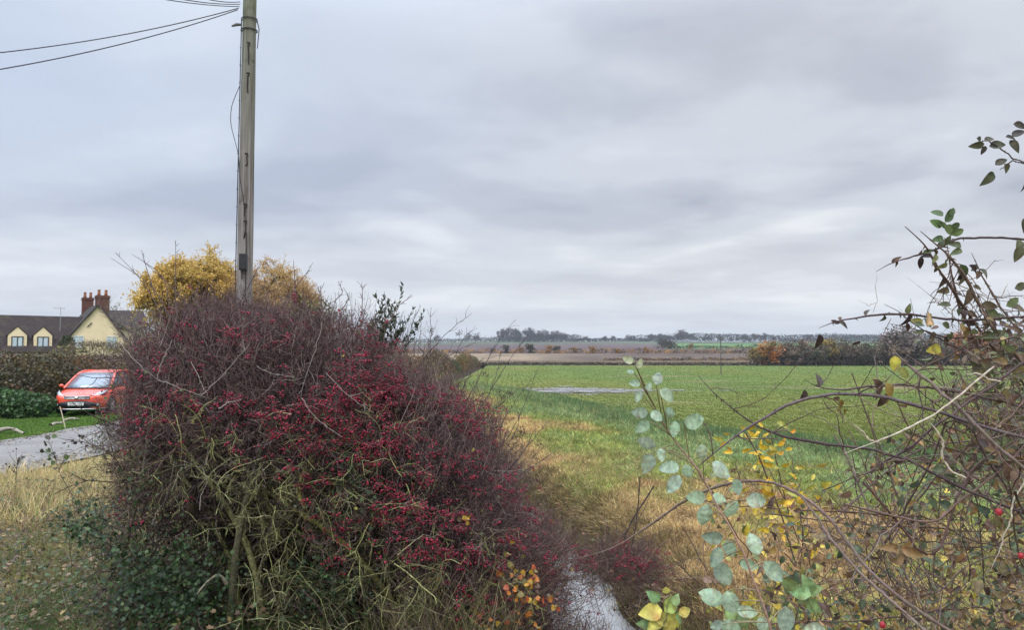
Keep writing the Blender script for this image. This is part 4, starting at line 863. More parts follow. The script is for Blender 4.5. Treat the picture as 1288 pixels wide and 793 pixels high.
t2_ = bpy.data.objects.new('plate_text', tm); COL.objects.link(t2_); t2_.parent = pl; t2_.matrix_local = tx.matrix_local.copy(); bpy.data.objects.remove(tx); t2_.name = 'plate_text'
for x0, x1 in ((-.55, .05), (-.02, .52)):
    b = MB(); b.tubes([(x0, .92, 1.0), (x1, 1.0, 1.045)], [.012, .008], 5); b.build('wiper', M['trim'], CAR)
# ================================================================ the big hawthorn with its berries
rng = np.random.default_rng(33)
# lobes: centre, radii, superellipse power
LB = [((-1.93, 6.15, 1.04), (1.10, 1.2, 1.46), 3.1), ((-1.05, 6.3, .72), (1.18, 1.3, 1.34), 2.05), ((-2.40, 6.45, 1.66), (.78, .75, .90), 2.8)]
def lobes_inside(P, lobes, k=1.0):
    r = np.zeros(len(P), bool)
    for c, ra, ex in lobes: r |= (np.abs((P-np.array(c))/(np.array(ra)*k))**ex).sum(1) < 1
    return r
def on_lobes(lobes, n, depth=.3, wts=None):
    out = []; no = []
    w = np.array([ra[0]*ra[2]+ra[1]*ra[2] for _, ra, _ in lobes]); w = w/w.sum() if wts is None else np.array(wts)
    for (c, ra, ex), wi in zip(lobes, w):
        m_ = int(n*wi); d = rdir(m_); s = (np.abs(d)**ex).sum(1)**(-1/ex); ra = np.array(ra)
        lump = .93+.14*fbm(d[:, 0]*2.4+c[0]*3, d[:, 2]*2.4+d[:, 1]*2, 61)
        out.append(np.array(c)+d*(s*lump*(1-depth*rng.random(m_)**1.5))[:, None]*ra); no.append(nrm(d/ra))
    return np.concatenate(out), np.concatenate(no)
PUR = [(.115, .070, .068), (.075, .047, .048), (.16, .105, .098), (.25, .20, .175), (.055, .038, .04)]
PURP = [.34, .26, .22, .08, .10]
GRN = [(.16, .16, .065), (.25, .25, .105), (.11, .105, .06), (.33, .32, .17), (.12, .09, .06)]
def blobs(P, bl):
    px_, py_ = proj(P); w = np.zeros(len(P))
    for cx_, cy_, sx_, sy_, a, wt in bl:
        dx = px_-cx_; dy = py_-cy_; u = dx*math.cos(a)+dy*math.sin(a); v = -dx*math.sin(a)+dy*math.cos(a); w = np.maximum(w, wt*np.exp(-(u/sx_)**2-(v/sy_)**2))
    return w
def twigset(mb, P0, D0, L, r, cols, cp, k=6, wander=.28, bias=(0, 0, .08), per=4, per2=2, sh=(.06, .16), collect=None, sides=3):
    T = grow(P0, D0, L, k, wander, bias); n = len(T); tap = np.linspace(1, .45, k)
    mb.tubes(T, np.asarray(r).reshape(-1, 1)*tap, sides, jit(pick(cols, n, cp), n, .3))
    q, d, i = shoots(T, per, .1, .98, .95); ls = rng.uniform(*sh, len(q)); T2 = grow(q, d+np.array(bias)*3, ls, 4, wander*1.1, bias)
    rr = np.broadcast_to(np.asarray(r), (n,))[i]*.6; mb.tubes(T2, rr[:, None]*np.array([1, .85, .7, .45]), 3, jit(pick(cols, len(q), cp), len(q), .3))
    if per2:
        q, d, i2 = shoots(T2, per2, .2, 1, .95); T3 = grow(q, d+np.array(bias)*3, rng.uniform(sh[0]*.35, sh[1]*.45, len(q)), 3, wander, bias); mb.tubes(T3, (rr[i2]*.65)[:, None]*np.array([1, .8, .5]), 3, jit(pick(cols, len(q), cp), len(q), .3))
    return T, T2
HB = empty('hawthorn_bush', (-1.5, 6.2, .1)); tag(HB, 'huge dense purple-brown hawthorn covered in dark red berries, filling the left', 'bush')
def hb(m_, name, mat): 
    o = m_.build(name, M[mat]); o.parent = HB; o.matrix_parent_inverse = HB.matrix_basis.inverted(); return o
from mathutils import Matrix
def fix_parent(o, root): o.parent = root; o.matrix_parent_inverse = Matrix.Translation(root.location).inverted()
def hb(m_, name, mat, root=None):
    o = m_.build(name, M[mat]); fix_parent(o, root or HB); return o
# main stems
b = MB(); n = 26
st = np.stack([rng.uniform(-2.4, -1.0, n), rng.uniform(5.6, 7.0, n), np.full(n, .05)], 1)
T = grow(st, np.stack([(st[:, 0]+1.6)*.25, rng.normal(size=n)*.2, np.ones(n)], 1), rng.uniform(1.2, 1.8, n), 12, .13, (0, 0, .03))
b.tubes(T, rng.uniform(.018, .036, n)[:, None]*np.linspace(1, .35, 12), 8, jit(pick(GRN[:3], n), n))
hb(b, 'stem', 'lichen_bark')
b = MB(); T = np.array([along([at(285, 860, 5.6), at(296, 690, 5.35), at(305, 640, 5.3), at(318, 600, 5.35), at(330, 560, 5.5)], 10), along([at(560, 860, 5.9), at(470, 720, 5.5), at(425, 668, 5.3), at(385, 640, 5.25), at(345, 640, 5.4), at(320, 600, 5.8)], 10), along([at(385, 640, 5.2), at(370, 620, 5.25), at(380, 600, 5.3), at(400, 560, 5.6)], 10), along([at(140, 860, 5.8), at(150, 700, 5.6), at(172, 640, 5.5), at(182, 590, 5.5), at(188, 540, 5.6)], 10), along([at(285, 735, 5.1), at(275, 720, 5.05), at(255, 738, 5.05), at(248, 748, 5.0)], 10)])
b.tubes(T, np.array([.036, .026, .018, .028, .012])[:, None]*np.linspace(1, .45, 10)*(1+.14*rng.normal(size=(5, 10))), 9, np.array([(.12, .11, .07), (.22, .21, .065), (.26, .24, .075), (.12, .12, .07), (.20, .18, .13)]))
T = T+np.cumsum(rng.normal(size=T.shape)*.006, 1)
hb(b, 'lichen_stem', 'lichen_bark')
# dense mat of twigs
P, N = on_lobes(LB, 19000, .42)
keep = ~lobes_inside(P, LB, .55); px_, py_ = proj(P)
front = (N[:, 1] < .25)
void = blobs(P, [(300, 740, 175, 105, 0, 1), (200, 720, 90, 100, 0, 1), (430, 760, 90, 80, 0, .9), (300, 620, 170, 42, 0, .8)])
keep &= ~(front & (rng.random(len(P)) < void*1.35)) & (P[:, 2] > .1)
P = P[keep]; N = N[keep]; py_ = py_[keep]
hi = np.clip((P[:, 2]-1.5)/.8, 0, 1)
D = N*.55+rdir(len(P))*.75+np.array([.15, 0, 1])*(.1+.75*hi)[:, None]
b = MB(); TW, TS = twigset(b, P-N*.12, D, rng.uniform(.16, .42, len(P)), rng.uniform(.0017, .0034, len(P)), PUR, PURP, 6, .3, (0, 0, .07), 5, 1)
hb(b, 'twigs', 'bark')
# inner fill, coarser so the bush is not transparent; shade painted as darker bark
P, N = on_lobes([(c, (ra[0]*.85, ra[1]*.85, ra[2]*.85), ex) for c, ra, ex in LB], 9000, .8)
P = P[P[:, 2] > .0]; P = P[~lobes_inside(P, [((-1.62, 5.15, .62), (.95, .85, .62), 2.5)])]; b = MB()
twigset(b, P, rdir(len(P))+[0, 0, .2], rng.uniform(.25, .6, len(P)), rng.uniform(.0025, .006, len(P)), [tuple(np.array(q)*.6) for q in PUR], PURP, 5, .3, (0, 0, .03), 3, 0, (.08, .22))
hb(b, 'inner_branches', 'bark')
# the fringe of upright shoots
n = 1500; P, N = on_lobes(LB, 12000, .1); P = P[(N[:, 2] > .35)]; P = P[rng.choice(len(P), n)]
b = MB(); twigset(b, P, rdir(n)*.45+[.05, 0, 1], rng.uniform(.12, .30, n)*(.7+.6*rng.random(n)), rng.uniform(.0022, .0032, n), PUR, PURP, 7, .10, (0, 0, .05), 4, 0, (.02, .07))
tall = [[(205, 400), (190, 370), (172, 345), (145, 318)], [(212, 400), (200, 370), (182, 352), (140, 325)], [(213, 405), (212, 370), (205, 345), (166, 320)], [(222, 395), (221, 370), (221, 330), (221, 302)], [(245, 400), (225, 370), (205, 350), (181, 330)], [(355, 385), (372, 362), (385, 345), (394, 330)], [(340, 380), (330, 360), (318, 350)], [(300, 385), (310, 365), (327, 332)], [(372, 385), (371, 355), (369, 328)], [(455, 395), (456, 372), (455, 355)], [(488, 410), (500, 385), (519, 372)], [(420, 380), (432, 368), (425, 354)], [(165, 440), (140, 405), (120, 380), (128, 372)], [(430, 390), (440, 375), (432, 362)], [(470, 400), (480, 388), (491, 376)], [(260, 385), (262, 370), (268, 352)], [(405, 390), (400, 372), (408, 356)], [(195, 372), (185, 340), (178, 315)]]
for tl in tall:
    Y = rng.uniform(5.6, 6.6); T = along([at(*q, Y+.1*i) for i, q in enumerate(tl)], 12)[None]; c0 = jit((.075, .05, .05), 1, .3); b.tubes(T, np.linspace(.0042, .0016, 12), 5, c0)
    q, d, _ = shoots(T, 12, .1, .95, .9); b.tubes(grow(q, d+[0, 0, .4], rng.uniform(.015, .06, 12), 3, .2), np.array([.002, .0018, .001]), 3, c0[0])
hb(b, 'shoots', 'bark')
# pale old twigs lying across the face
b = MB()
for pts, Y, rad in [([(198, 477), (203, 455), (212, 440), (216, 428)], 4.92, .0045), ([(255, 497), (275, 478), (300, 450), (316, 431)], 4.9, .005), ([(198, 477), (215, 485), (235, 492), (258, 500)], 4.95, .004), ([(150, 430), (170, 455), (196, 477)], 5.0, .004), ([(276, 514), (290, 505), (303, 504)], 4.88, .006), ([(240, 455), (250, 475), (262, 500)], 4.92, .004), ([(405, 405), (397, 440), (385, 470), (378, 500)], 5.1, .0045), ([(378, 500), (400, 530), (430, 550)], 5.0, .004), ([(322, 460), (340, 470), (370, 475)], 4.95, .003), ([(410, 470), (440, 500), (470, 520)], 5.15, .0035)]:
    T = along([at(*q, Y) for q in pts], 12)[None]; T += rng.normal(size=T.shape)*.003; b.tubes(T, np.linspace(rad*.62, rad*.35, 12), 6, (.25, .22, .20)); q, d, _ = shoots(T, 6); b.tubes(grow(q, d, rng.uniform(.03, .1, 6), 4, .3), np.array([.0018, .0015, .0012, .0008]), 4, (.22, .19, .17))
hb(b, 'pale_twig', 'bark')
# lichen covered drooping branches over the dark hollow underneath
gb = [(230, 600, 75, 45, 0, 1), (330, 620, 130, 45, 0, 1), (440, 640, 90, 60, 0, .9), (400, 720, 90, 80, 0, .95), (250, 700, 80, 70, 0, .28), (510, 760, 110, 60, 0, .8), (560, 700, 50, 60, 0, .5), (350, 560, 120, 30, 0, .4), (480, 580, 60, 40, 0, .4)]
P, N = on_lobes(LB, 26000, .18); P = P[(N[:, 1] < -.1)]; P = P[(rng.random(len(P)) < blobs(P, gb)*.20*(1-.8*blobs(P, [(390, 715, 60, 60, 0, 1), (300, 735, 50, 45, 0, 1), (275, 625, 28, 25, 0, 1), (430, 660, 30, 25, 0, 1)]))) & (P[:, 2] > .25)]
b = MB(); n = len(P); D = rdir(n)+np.array([0, -.5, -.15]); twigset(b, P+[0, .05, .05], D, rng.uniform(.18, .5, n), rng.uniform(.0024, .0048, n), GRN, [.3, .25, .2, .12, .13], 8, .20, (0, -.01, -.07), 6, 2, (.05, .17), sides=5)
hb(b, 'lichen_branches', 'lichen_bark')
# sparse leftover leaves
b = MB(); n = 1500; q = TW[rng.choice(len(TW), n), 4]; b.leaves(q, rdir(n), rdir(n), rng.uniform(.015, .032, n), jit(pick([(.10, .13, .04), (.20, .16, .04), (.12, .06, .04), (.06, .08, .035), (.28, .26, .05)], n, [.3, .15, .3, .2, .05]), n), 'wide')
hb(b, 'leaves', 'leaf')
# berries
bb_ = [(330, 525, 170, 30, .05, .95), (240, 545, 80, 20, .1, .8), (470, 480, 70, 40, .6, .85), (450, 560, 110, 45, .35, .95), (500, 640, 95, 45, .3, .95), (540, 690, 60, 35, 0, .6), (590, 640, 60, 45, .3, .7), (180, 430, 60, 40, 0, .16), (250, 455, 90, 40, 0, .15), (400, 460, 110, 40, .2, .24), (210, 510, 70, 30, 0, .25), (480, 440, 50, 30, .4, .35), (390, 600, 70, 40, .3, .45), (470, 690, 70, 40, 0, .5), (350, 420, 120, 40, 0, .05), (170, 620, 50, 60, 0, .25), (560, 560, 70, 60, .5, .55), (430, 770, 100, 30, 0, .15), (580, 760, 70, 50, 0, .2)]
def berry_parts(root, cand, want, nb=(4, 9), rad=.0074, near=100, per_cluster=.02):
    cl = cand[rng.choice(len(cand), min(want, len(cand)), replace=False)]; m_ = MB(); s_ = MB(); order = np.argsort(np.linalg.norm(cl-[0, 0, CAMZ], axis=1)); out = []
    def make(mb, c):
        k_ = int(rng.integers(*nb)); o = rng.normal(size=(k_, 3))*np.array([.021, .017, .011]); o[:, 2] -= .018
        q = c+o; base_ = pick([(.215, .010, .033), (.14, .008, .024), (.30, .018, .046), (.09, .007, .016)], k_, [.42, .28, .18, .12]); X = rdir(k_); Yv = nrm(np.cross(X, rdir(k_))); Z = np.cross(X, Yv); sz = rng.uniform(.8, 1.15, k_)*rad
        mb.inst(ICO_V, ICO_F, q, X, Yv, Z, np.stack([sz*1.12, sz, sz], 1), jit(base_, k_, .2)); tt = np.stack([np.repeat(c[None], k_, 0), (c+q)/2+rng.normal(size=(k_, 3))*.003, q], 1); mb.tubes(tt, np.full((k_, 3), .0008), 3, (.09, .06, .04))
    for j in order[:near]:
        b_ = MB(); make(b_, cl[j]); o = b_.build('berry_cluster', M['berry']); fix_parent(o, root)
    b_ = MB()
    for j in order[near:]: make(b_, cl[j])
    o = b_.build('berry_clusters', M['berry']); fix_parent(o, root); o['kind'] = 'stuff'
cand = np.concatenate([TW[:, 3], TW[:, 5], TS[:, 3]]); cc_ = np.zeros(len(cand), bool)
nearness = lobes_inside(cand, LB, .86); w = blobs(cand, bb_)*np.clip((proj(cand)[0]-135)/70, .08, 1); patchy = np.clip((fbm(cand[:, 0]*5, cand[:, 2]*7+cand[:, 1]*4, 91)-.40)*5, 0, 1.6)
ok = (~nearness) & (cand[:, 1] < 6.4) & (rng.random(len(cand)) < w*patchy); berry_parts(HB, cand[ok], 3000)
# ================================================================ hedge going back along the ditch
L3 = [((-.80, 8.3, .50), (.95, 1.3, .92), 2.0), ((-1.45, 10.2, .7), (1.0, 1.7, 1.05), 2.2)]
def side_bush(label, lobes, n, ninner, nshoot, leaves_n, bl, bwant, name='hawthorn_bush', cat='bush', cols=PUR, cp=PURP, keepf=None, rad=.0032, sh_dir=(.5, 0, .8), shlen=(.25, .6), near=60, leafcols=None, den=1.0):
    root = empty(name, (lobes[0][0][0], lobes[0][0][1], -.2)); tag(root, label, cat)
    P, N = on_lobes(lobes, n, .45); k2 = P[:, 2] > gz(P[:, 0], P[:, 1])
    if keepf is not None: k2 &= keepf(P)
    P = P[k2]; N = N[k2]; m_ = len(P)
    b = MB(); TW, TS = twigset(b, P-N*.1, N*.6+rdir(m_)*.8+[.05, 0, .35], rng.uniform(.15, .42, m_), rng.uniform(.6, 1.1, m_)*rad, cols, cp, 5, .3, (0, 0, .05), 4, 1); hb(b, 'twigs', 'bark', root)
    if ninner:
        P, N = on_lobes([(c, tuple(np.array(ra)*.8), ex) for c, ra, ex in lobes], ninner, .9); P = P[P[:, 2] > gz(P[:, 0], P[:, 1])+.02]; b = MB(); twigset(b, P, rdir(len(P))+[0, 0, .3], rng.uniform(.25, .6, len(P)), rng.uniform(.8, 1.9, len(P))*rad, cols, cp, 5, .28, (0, 0, .03), 3, 0); hb(b, 'inner_branches', 'bark', root)
    if nshoot:
        P, N = on_lobes(lobes, nshoot*6, .25); P = P[(N[:, 2] > .0)][:nshoot]; m_ = len(P); b = MB(); twigset(b, P, rdir(m_)*.28+np.array(sh_dir), rng.uniform(*shlen, m_), rng.uniform(.8, 1.1, m_)*rad, cols, cp, 8, .06, (0, 0, .03), 5, 0, (.03, .09)); hb(b, 'shoots', 'bark', root)
    if leaves_n:
        b = MB(); q = TS[rng.choice(len(TS), leaves_n), 3]; lc = leafcols or [(.10, .11, .04), (.17, .08, .05), (.10, .05, .04), (.22, .14, .05)]; b.leaves(q, rdir(leaves_n), rdir(leaves_n), rng.uniform(.02, .04, leaves_n), jit(pick(lc, leaves_n), leaves_n), 'wide'); hb(b, 'leaves', 'leaf', root)
    if bwant:
        cand = np.concatenate([TW[:, 4], TS[:, 3]]); w = blobs(cand, bl); pat = np.clip((fbm(cand[:, 0]*5, cand[:, 2]*7+cand[:, 1]*3, 91)-.42)*5, 0, 1.4); ok = (~lobes_inside(cand, lobes, .8)) & (rng.random(len(cand)) < w*pat); berry_parts(root, cand[ok], bwant, near=near, rad=.0075)
    return root, TW, TS
RB_ = [(640, 640, 60, 80, .5, .8), (600, 560, 60, 60, .6, .6), (560, 480, 40, 40, 0, .3), (690, 690, 50, 40, .3, .6)]
BR = [(.14, .10, .08), (.10, .065, .055), (.20, .155, .12), (.07, .045, .04)]
side_bush('brown twiggy hawthorn with upright shoots, just behind the big berry bush by the ditch', L3, 6500, 3500, 260, 2600, RB_, 520, cols=BR, cp=[.35, .3, .2, .15])
L4 = [((-2.9, 14.5, 1.0), (1.3, 3.2, 1.35), 2.6), ((-4.4, 20.5, 1.2), (1.6, 4.0, 1.5), 2.6)]
side_bush('long twiggy hedge continuing along the ditch beyond the hawthorns', L4, 5200, 2200, 260, 2600, [], 0, name='hedge', cat='hedge', cols=BR, cp=[.35, .3, .2, .15], rad=.0055, sh_dir=(.2, 0, 1), shlen=(.5, 1.2), leafcols=[(.10, .11, .04), (.15, .11, .05), (.12, .07, .04)])
# low trailing boughs reaching over the water, berries at their tips
L5 = [((-.02, 6.9, .05), (.62, .9, .62), 2.2), ((.25, 9.6, -.28), (.45, 1.5, .42), 2.2), ((1.16, 8.6, -.2), (.58, .5, .30), 2.0), ((.55, 6.6, -.5), (.5, .6, .35), 2.0)]
B5 = [(640, 660, 60, 60, .5, .8), (700, 700, 60, 50, .3, .8), (775, 705, 48, 24, .1, 1.0), (660, 760, 60, 50, .2, .6), (610, 700, 60, 60, 0, .8), (730, 740, 50, 30, .2, .5)]
gap = lambda P: rng.random(len(P)) > blobs(P, [(735, 775, 46, 32, .5, .98), (700, 712, 16, 52, -.75, .95), (658, 664, 13, 34, -.75, .93), (790, 790, 50, 30, 0, .9)])*.97
side_bush('low hawthorn boughs with berries trailing out over the ditch water', L5, 5200, 1500, 90, 900, B5, 760, cols=BR+[(.10, .04, .045)], cp=[.3, .25, .1, .15, .2], keepf=gap, rad=.0026, sh_dir=(.7, -.1, .5), shlen=(.2, .45), near=100)
# upright dark wands leaning out over the field margin
def wands(label, name, lst, rad=.0058, cat='shrub', col=(.06, .045, .045)):
    root = empty(name, tuple(at(lst[0][0][0][0], lst[0][0][0][1], lst[0][1])*[1, 1, 0]+[0, 0, -.4])); tag(root, label, cat); b = MB()
    for pts, Y, *_ in lst:
        T = along([at(*q, Y+.12*i) for i, q in enumerate(pts)], 16)[None]; T += rng.normal(size=T.shape)*.004; b.tubes(T, np.linspace(rad, rad*.3, 16), 5, col)
        q, d, _ = shoots(T, 11, .1, .97, .75); b.tubes(grow(q, d+[0, 0, .5], rng.uniform(.02, .16, 11), 4, .2), np.array([.0022, .002, .0015, .0008]), 3, col)
    hb(b, 'stems', 'bark', root); return root
wl = [([(560, 560), (590, 500), (620, 440), (648, 402)], 7.2), ([(575, 570), (600, 520), (635, 460), (665, 420)], 7.4), ([(590, 590), (625, 545), (650, 500), (672, 475)], 7.3), ([(600, 600), (640, 550), (660, 510), (676, 464)], 7.6), ([(545, 520), (560, 480), (575, 440), (592, 415)], 7.0), ([(540, 520), (541, 470), (542, 430), (541, 386)], 7.0), ([(520, 480), (535, 450), (560, 420), (594, 395)], 7.0), ([(600, 620), (640, 590), (665, 560), (672, 540)], 7.1), ([(610, 600), (640, 560), (655, 530), (645, 500)], 7.5), ([(620, 620), (650, 580), (680, 540), (690, 530)], 7.6), ([(570, 530), (585, 480), (608, 450)], 7.1), ([(580, 540), (612, 505), (625, 470), (630, 440)], 7.3), ([(530, 500), (550, 460), (570, 445), (600, 430)], 7.2), ([(590, 560), (615, 520), (640, 500), (655, 487)], 7.4), ([(500, 450), (515, 425), (520, 400), (530, 385)], 6.9), ([(600, 640), (650, 600), (690, 575), (710, 560)], 7.0)]
wr_ = wands('group of dark upright whippy stems leaning right over the field margin', 'whippy_shrub', wl)
b = MB()      # dead flower heads on some of them
for c in [(632, 500), (628, 492), (640, 495), (655, 543), (662, 548), (648, 552), (672, 575), (680, 560), (600, 425), (577, 420), (541, 415), (612, 470)]:
    q = at(*c, 7.35)+rng.normal(size=(38, 3))*.022; b.leaves(q, rdir(38), rdir(38), rng.uniform(.008, .022, 38), jit((.055, .03, .03), 38, .3), 'curl')
hb(b, 'seed_heads', 'leaf', wr_)
# glossy evergreen tips at the right shoulder of the hawthorn
root = empty('privet_shrub', (-.95, 6.6, 0)); tag(root, 'dark narrow-leaved evergreen shoots at the right shoulder of the berry bush', 'shrub')
b = MB(); lf_ = MB(); P0 = np.array([at(rng.uniform(455, 500), rng.uniform(420, 470), 6.4+rng.random()*.4) for _ in range(34)]); T = grow(P0, rdir(34)*.4+[.35, 0, 1], rng.uniform(.25, .45, 34), 7, .12, (0, 0, .04)); b.tubes(T, np.linspace(.003, .0015, 7), 4, (.07, .06, .04))
q, d, _ = shoots(T, 26, .2, 1, .8); lf_.leaves(q, d+[0, 0, .3], rdir(len(q)), rng.uniform(.03, .05, len(q)), jit((.03, .045, .022), len(q), .35), 'pointed', .6); hb(b, 'stems', 'bark', root); hb(lf_, 'leaves', 'glossy_leaf', root)
# ivy at the left foot of the bush
def ivy(label, bl, n, loc, Yr):
    root = empty('ivy', loc); tag(root, label, 'ivy'); px_ = np.concatenate([rng.normal(c[0], c[2]*.6, int(n*c[5])) for c in bl]); py_ = np.concatenate([rng.normal(c[1], c[3]*.6, int(n*c[5])) for c in bl]); Y = rng.uniform(*Yr, len(px_))
    P = np.array([at(a, b_, y_) for a, b_, y_ in zip(px_, py_, Y)]); P = P[P[:, 2] > gz(P[:, 0], P[:, 1])+.02]; m_ = len(P); b = MB()
    b.leaves(P, rdir(m_)*.7+[0, -.3, -.4], rdir(m_)*.55+[0, -.8, .5], rng.uniform(.018, .040, m_), jit(pick([(.016, .036, .012), (.026, .052, .016), (.06, .10, .035), (.014, .024, .010)], m_, [.4, .3, .12, .18]), m_, .25), 'ivy'); hb(b, 'leaves', 'glossy_leaf', root)
    b = MB(); k_ = 160; T = grow(P[rng.choice(m_, k_)], rdir(k_)+[0, 0, -.5], .35, 6, .3); b.tubes(T, np.linspace(.003, .0015, 6), 3, (.06, .045, .03)); hb(b, 'stems', 'bark', root)
ivy('glossy dark green ivy massed at the left foot of the berry bush', [(205, 765, 70, 45, 0, .42), (235, 715, 50, 35, 0, .15), (165, 710, 35, 35, 0, .08), (110, 665, 34, 18, 0, .06), (180, 620, 40, 50, 0, .04)], 4600, (-2.5, 5.2, .2), (4.95, 5.9))
ivy('small patch of dark ivy leaves inside the base of the berry bush', [(410, 740, 45, 40, 0, .6), (440, 620, 35, 35, 0, .4)], 1100, (-1.2, 5.4, .2), (5.1, 5.7))
# dry grass clump leaning at the right foot of the bush
b = MB(); n = 900; P0 = np.stack([rng.uniform(-.95, -.15, n), rng.uniform(5.0, 5.9, n), np.zeros(n)-.1], 1); T = grow(P0, rdir(n)*.5+[0, 0, 1], rng.uniform(.5, 1.05, n), 8, .16, (0, 0, -.06)); b.tubes(T, np.linspace(.0024, .0011, 8), 3, jit(pick([(.26, .20, .11), (.17, .13, .07), (.12, .14, .05), (.33, .28, .17)], n), n)); tag(b.build('dead_grass', M['grass'], None, origin=(-.5, 5.4, 0)), 'tangled dry stalks drooping at the right foot of the berry bush', 'dead grass', kind='stuff')
# orange leaved sapling low by the water
root = empty('sapling', (.1, 5.6, -.2)); tag(root, 'low sapling with orange and yellow autumn leaves beside the ditch water', 'sapling'); b = MB(); lf_ = MB()
pts_ = [(660, 727), (668, 733), (650, 722), (675, 757), (668, 765), (655, 760), (677, 758), (635, 732), (640, 745), (557, 760), (635, 785), (655, 780), (700, 765), (690, 750), (645, 700), (662, 735), (640, 720), (672, 742), (665, 748), (560, 690), (583, 656), (668, 723), (652, 745), (610, 790), (600, 770), (552, 770), (677, 790), (545, 735)]
for c in pts_:
    q = at(*c, 5.3+rng.random()*.5)+rng.normal(size=(5, 3))*.028; lf_.leaves(q, rdir(5), rdir(5)*.5+[0, -.8, .4], rng.uniform(.028, .046, 5), jit(pick([(.42, .15, .03), (.40, .24, .03), (.34, .08, .03), (.18, .14, .04), (.10, .06, .03)], 5, [.3, .25, .15, .15, .15]), 5, .2), 'wide')
    T = along([(.1, 5.6, .0), tuple((np.array([.1, 5.6, .3])+q[0])/2), tuple(q[0])], 6)[None]; b.tubes(T, np.linspace(.004, .0015, 6), 4, (.10, .07, .055))
hb(b, 'stems', 'bark', root); hb(lf_, 'leaves', 'leaf', root)
# weedy sprigs standing against the road
def sprig(label, pts, Y, lc, n, r=.004, leaf=.05, name='weed', T_='wide', branch=10):
    P0 = at(*pts[0], Y); root = empty(name, (P0[0], P0[1], float(gz(P0[0], P0[1])))); tag(root, label, 'plant'); b = MB(); T = along([at(*q, Y) for q in pts], 14)[None]; b.tubes(T, np.linspace(r, r*.4, 14), 5, (.09, .07, .05)); q, d, _ = shoots(T, branch, .25, 1, .9); T2 = grow(q, d+[0, 0, .4], rng.uniform(.06, .18, branch), 4, .2); b.tubes(T2, np.array([.003, .0025, .002, .001]), 4, (.09, .07, .05)); hb(b, 'stem', 'bark', root)
    lf_ = MB(); q = np.concatenate([T2[:, 3], T2[:, 2], T[0, 5:]]); q = q[rng.choice(len(q), n)]+rng.normal(size=(n, 3))*.015; lf_.leaves(q, rdir(n), rdir(n)*.6+[0, -.6, .4], rng.uniform(.6, 1.2, n)*leaf, jit(pick(lc, n), n, .25), T_); hb(lf_, 'leaves', 'leaf', root)
sprig('thin leafy bramble sprig standing up in front of the road', [(92, 625), (76, 598), (68, 572), (60, 552)], 7.6, [(.10, .14, .05), (.12, .16, .06), (.05, .05, .03)], 22)
sprig('dead brown umbel stem standing in front of the road', [(20, 605), (21, 590), (23, 576)], 8.5, [(.07, .05, .04)], 26, .004, .025, branch=14)
sprig('dark budded twig reaching left over the road from the berry bush', [(160, 590), (130, 565), (105, 556), (80, 553)], 6.2, [(.05, .04, .04), (.08, .09, .04)], 26, .0035, .03)
sprig('green leafed bramble shoot low at the left edge of the berry bush', [(150, 680), (130, 650), (105, 640), (90, 640)], 6.3, [(.06, .10, .05), (.09, .12, .06)], 30, .004, .045)
# ================================================================ brambles and briars close to the camera, right
rng = np.random.default_rng(47)
BK = [(.10, .062, .052), (.14, .095, .078), (.065, .042, .04), (.18, .135, .11)]
class Plant:
    def __init__(s, name, label, cat, loc): s.root = empty(name, loc); tag(s.root, label, cat); s.st = MB(); s.lf = MB(); s.T = []
    def stem(s, pts, Y, r, col=None, thorn=14, k=36, wob=.004):
        Y = (Y, Y) if isinstance(Y, (int, float)) else Y; n = len(pts)
        T = along([at(*q, Y[0]+(Y[1]-Y[0])*i/(n-1)) for i, q in enumerate(pts)], k); T[1:-1] += np.cumsum(rng.normal(size=(k-2, 3)), 0)*wob*.3*np.sin(np.linspace(0, np.pi, k-2))[:, None]
        c = np.array(col if col is not None else BK[rng.integers(3)]); rr = r*.85*np.minimum(1, .22+np.linspace(0, 2.4, k))*(1+.10*rng.normal(size=k)); s.st.tubes(T[None], rr[None], 9, jit(c, k, .12)[None]); s.T.append(T)
        if thorn:
            q, d, _ = shoots(T[None], thorn, .03, .97, 1.0); s.st.tubes(np.stack([q, q+d*r*1.5, q+d*r*2.6+[0, 0, -r*.6]], 1), np.array([r*.55, r*.28, r*.05]), 5, c*.8)
        return T
    def side(s, T, n, L, r, col=None, wander=.22, per=3, bias=(0, 0, .05)):
        q, d, _ = shoots(T[None], n, .05, .98, .85); G = grow(q, d, rng.uniform(*L, n), 7, wander, bias); c = jit(pick(BK, n) if col is None else col, n); s.st.tubes(G, rng.uniform(.7, 1.2, n)[:, None]*r*np.linspace(1, .5, 7), 5, c)
        if per: q, d, i = shoots(G, per, .1, 1, .9); G2 = grow(q, d, rng.uniform(.01, .06, len(q)), 4, .2); s.st.tubes(G2, r*.5*np.array([1, .8, .6, .3]), 4, c[i])
        return G
    def leaf(s, P, d, nor, size, col, T='oval', wid=1.0): s.lf.leaves(P, d, nor, size, col, T, wid)
    def done(s, mat='leaf'):
        o = s.st.build('stems', M['bark']); fix_parent(o, s.root)
        if s.lf.n: o = s.lf.build('leaves', M[mat]); fix_parent(o, s.root)
def facing(n, amt=.45): return nrm(rdir(n)*amt+np.array([0, -1, .15]))
def screen_dir(a, tilt=0): return np.array([math.cos(a), tilt, -math.sin(a)])    # angle measured clockwise on the picture from right
gnd = lambda x, y: (x, y, float(gz(x, y)))
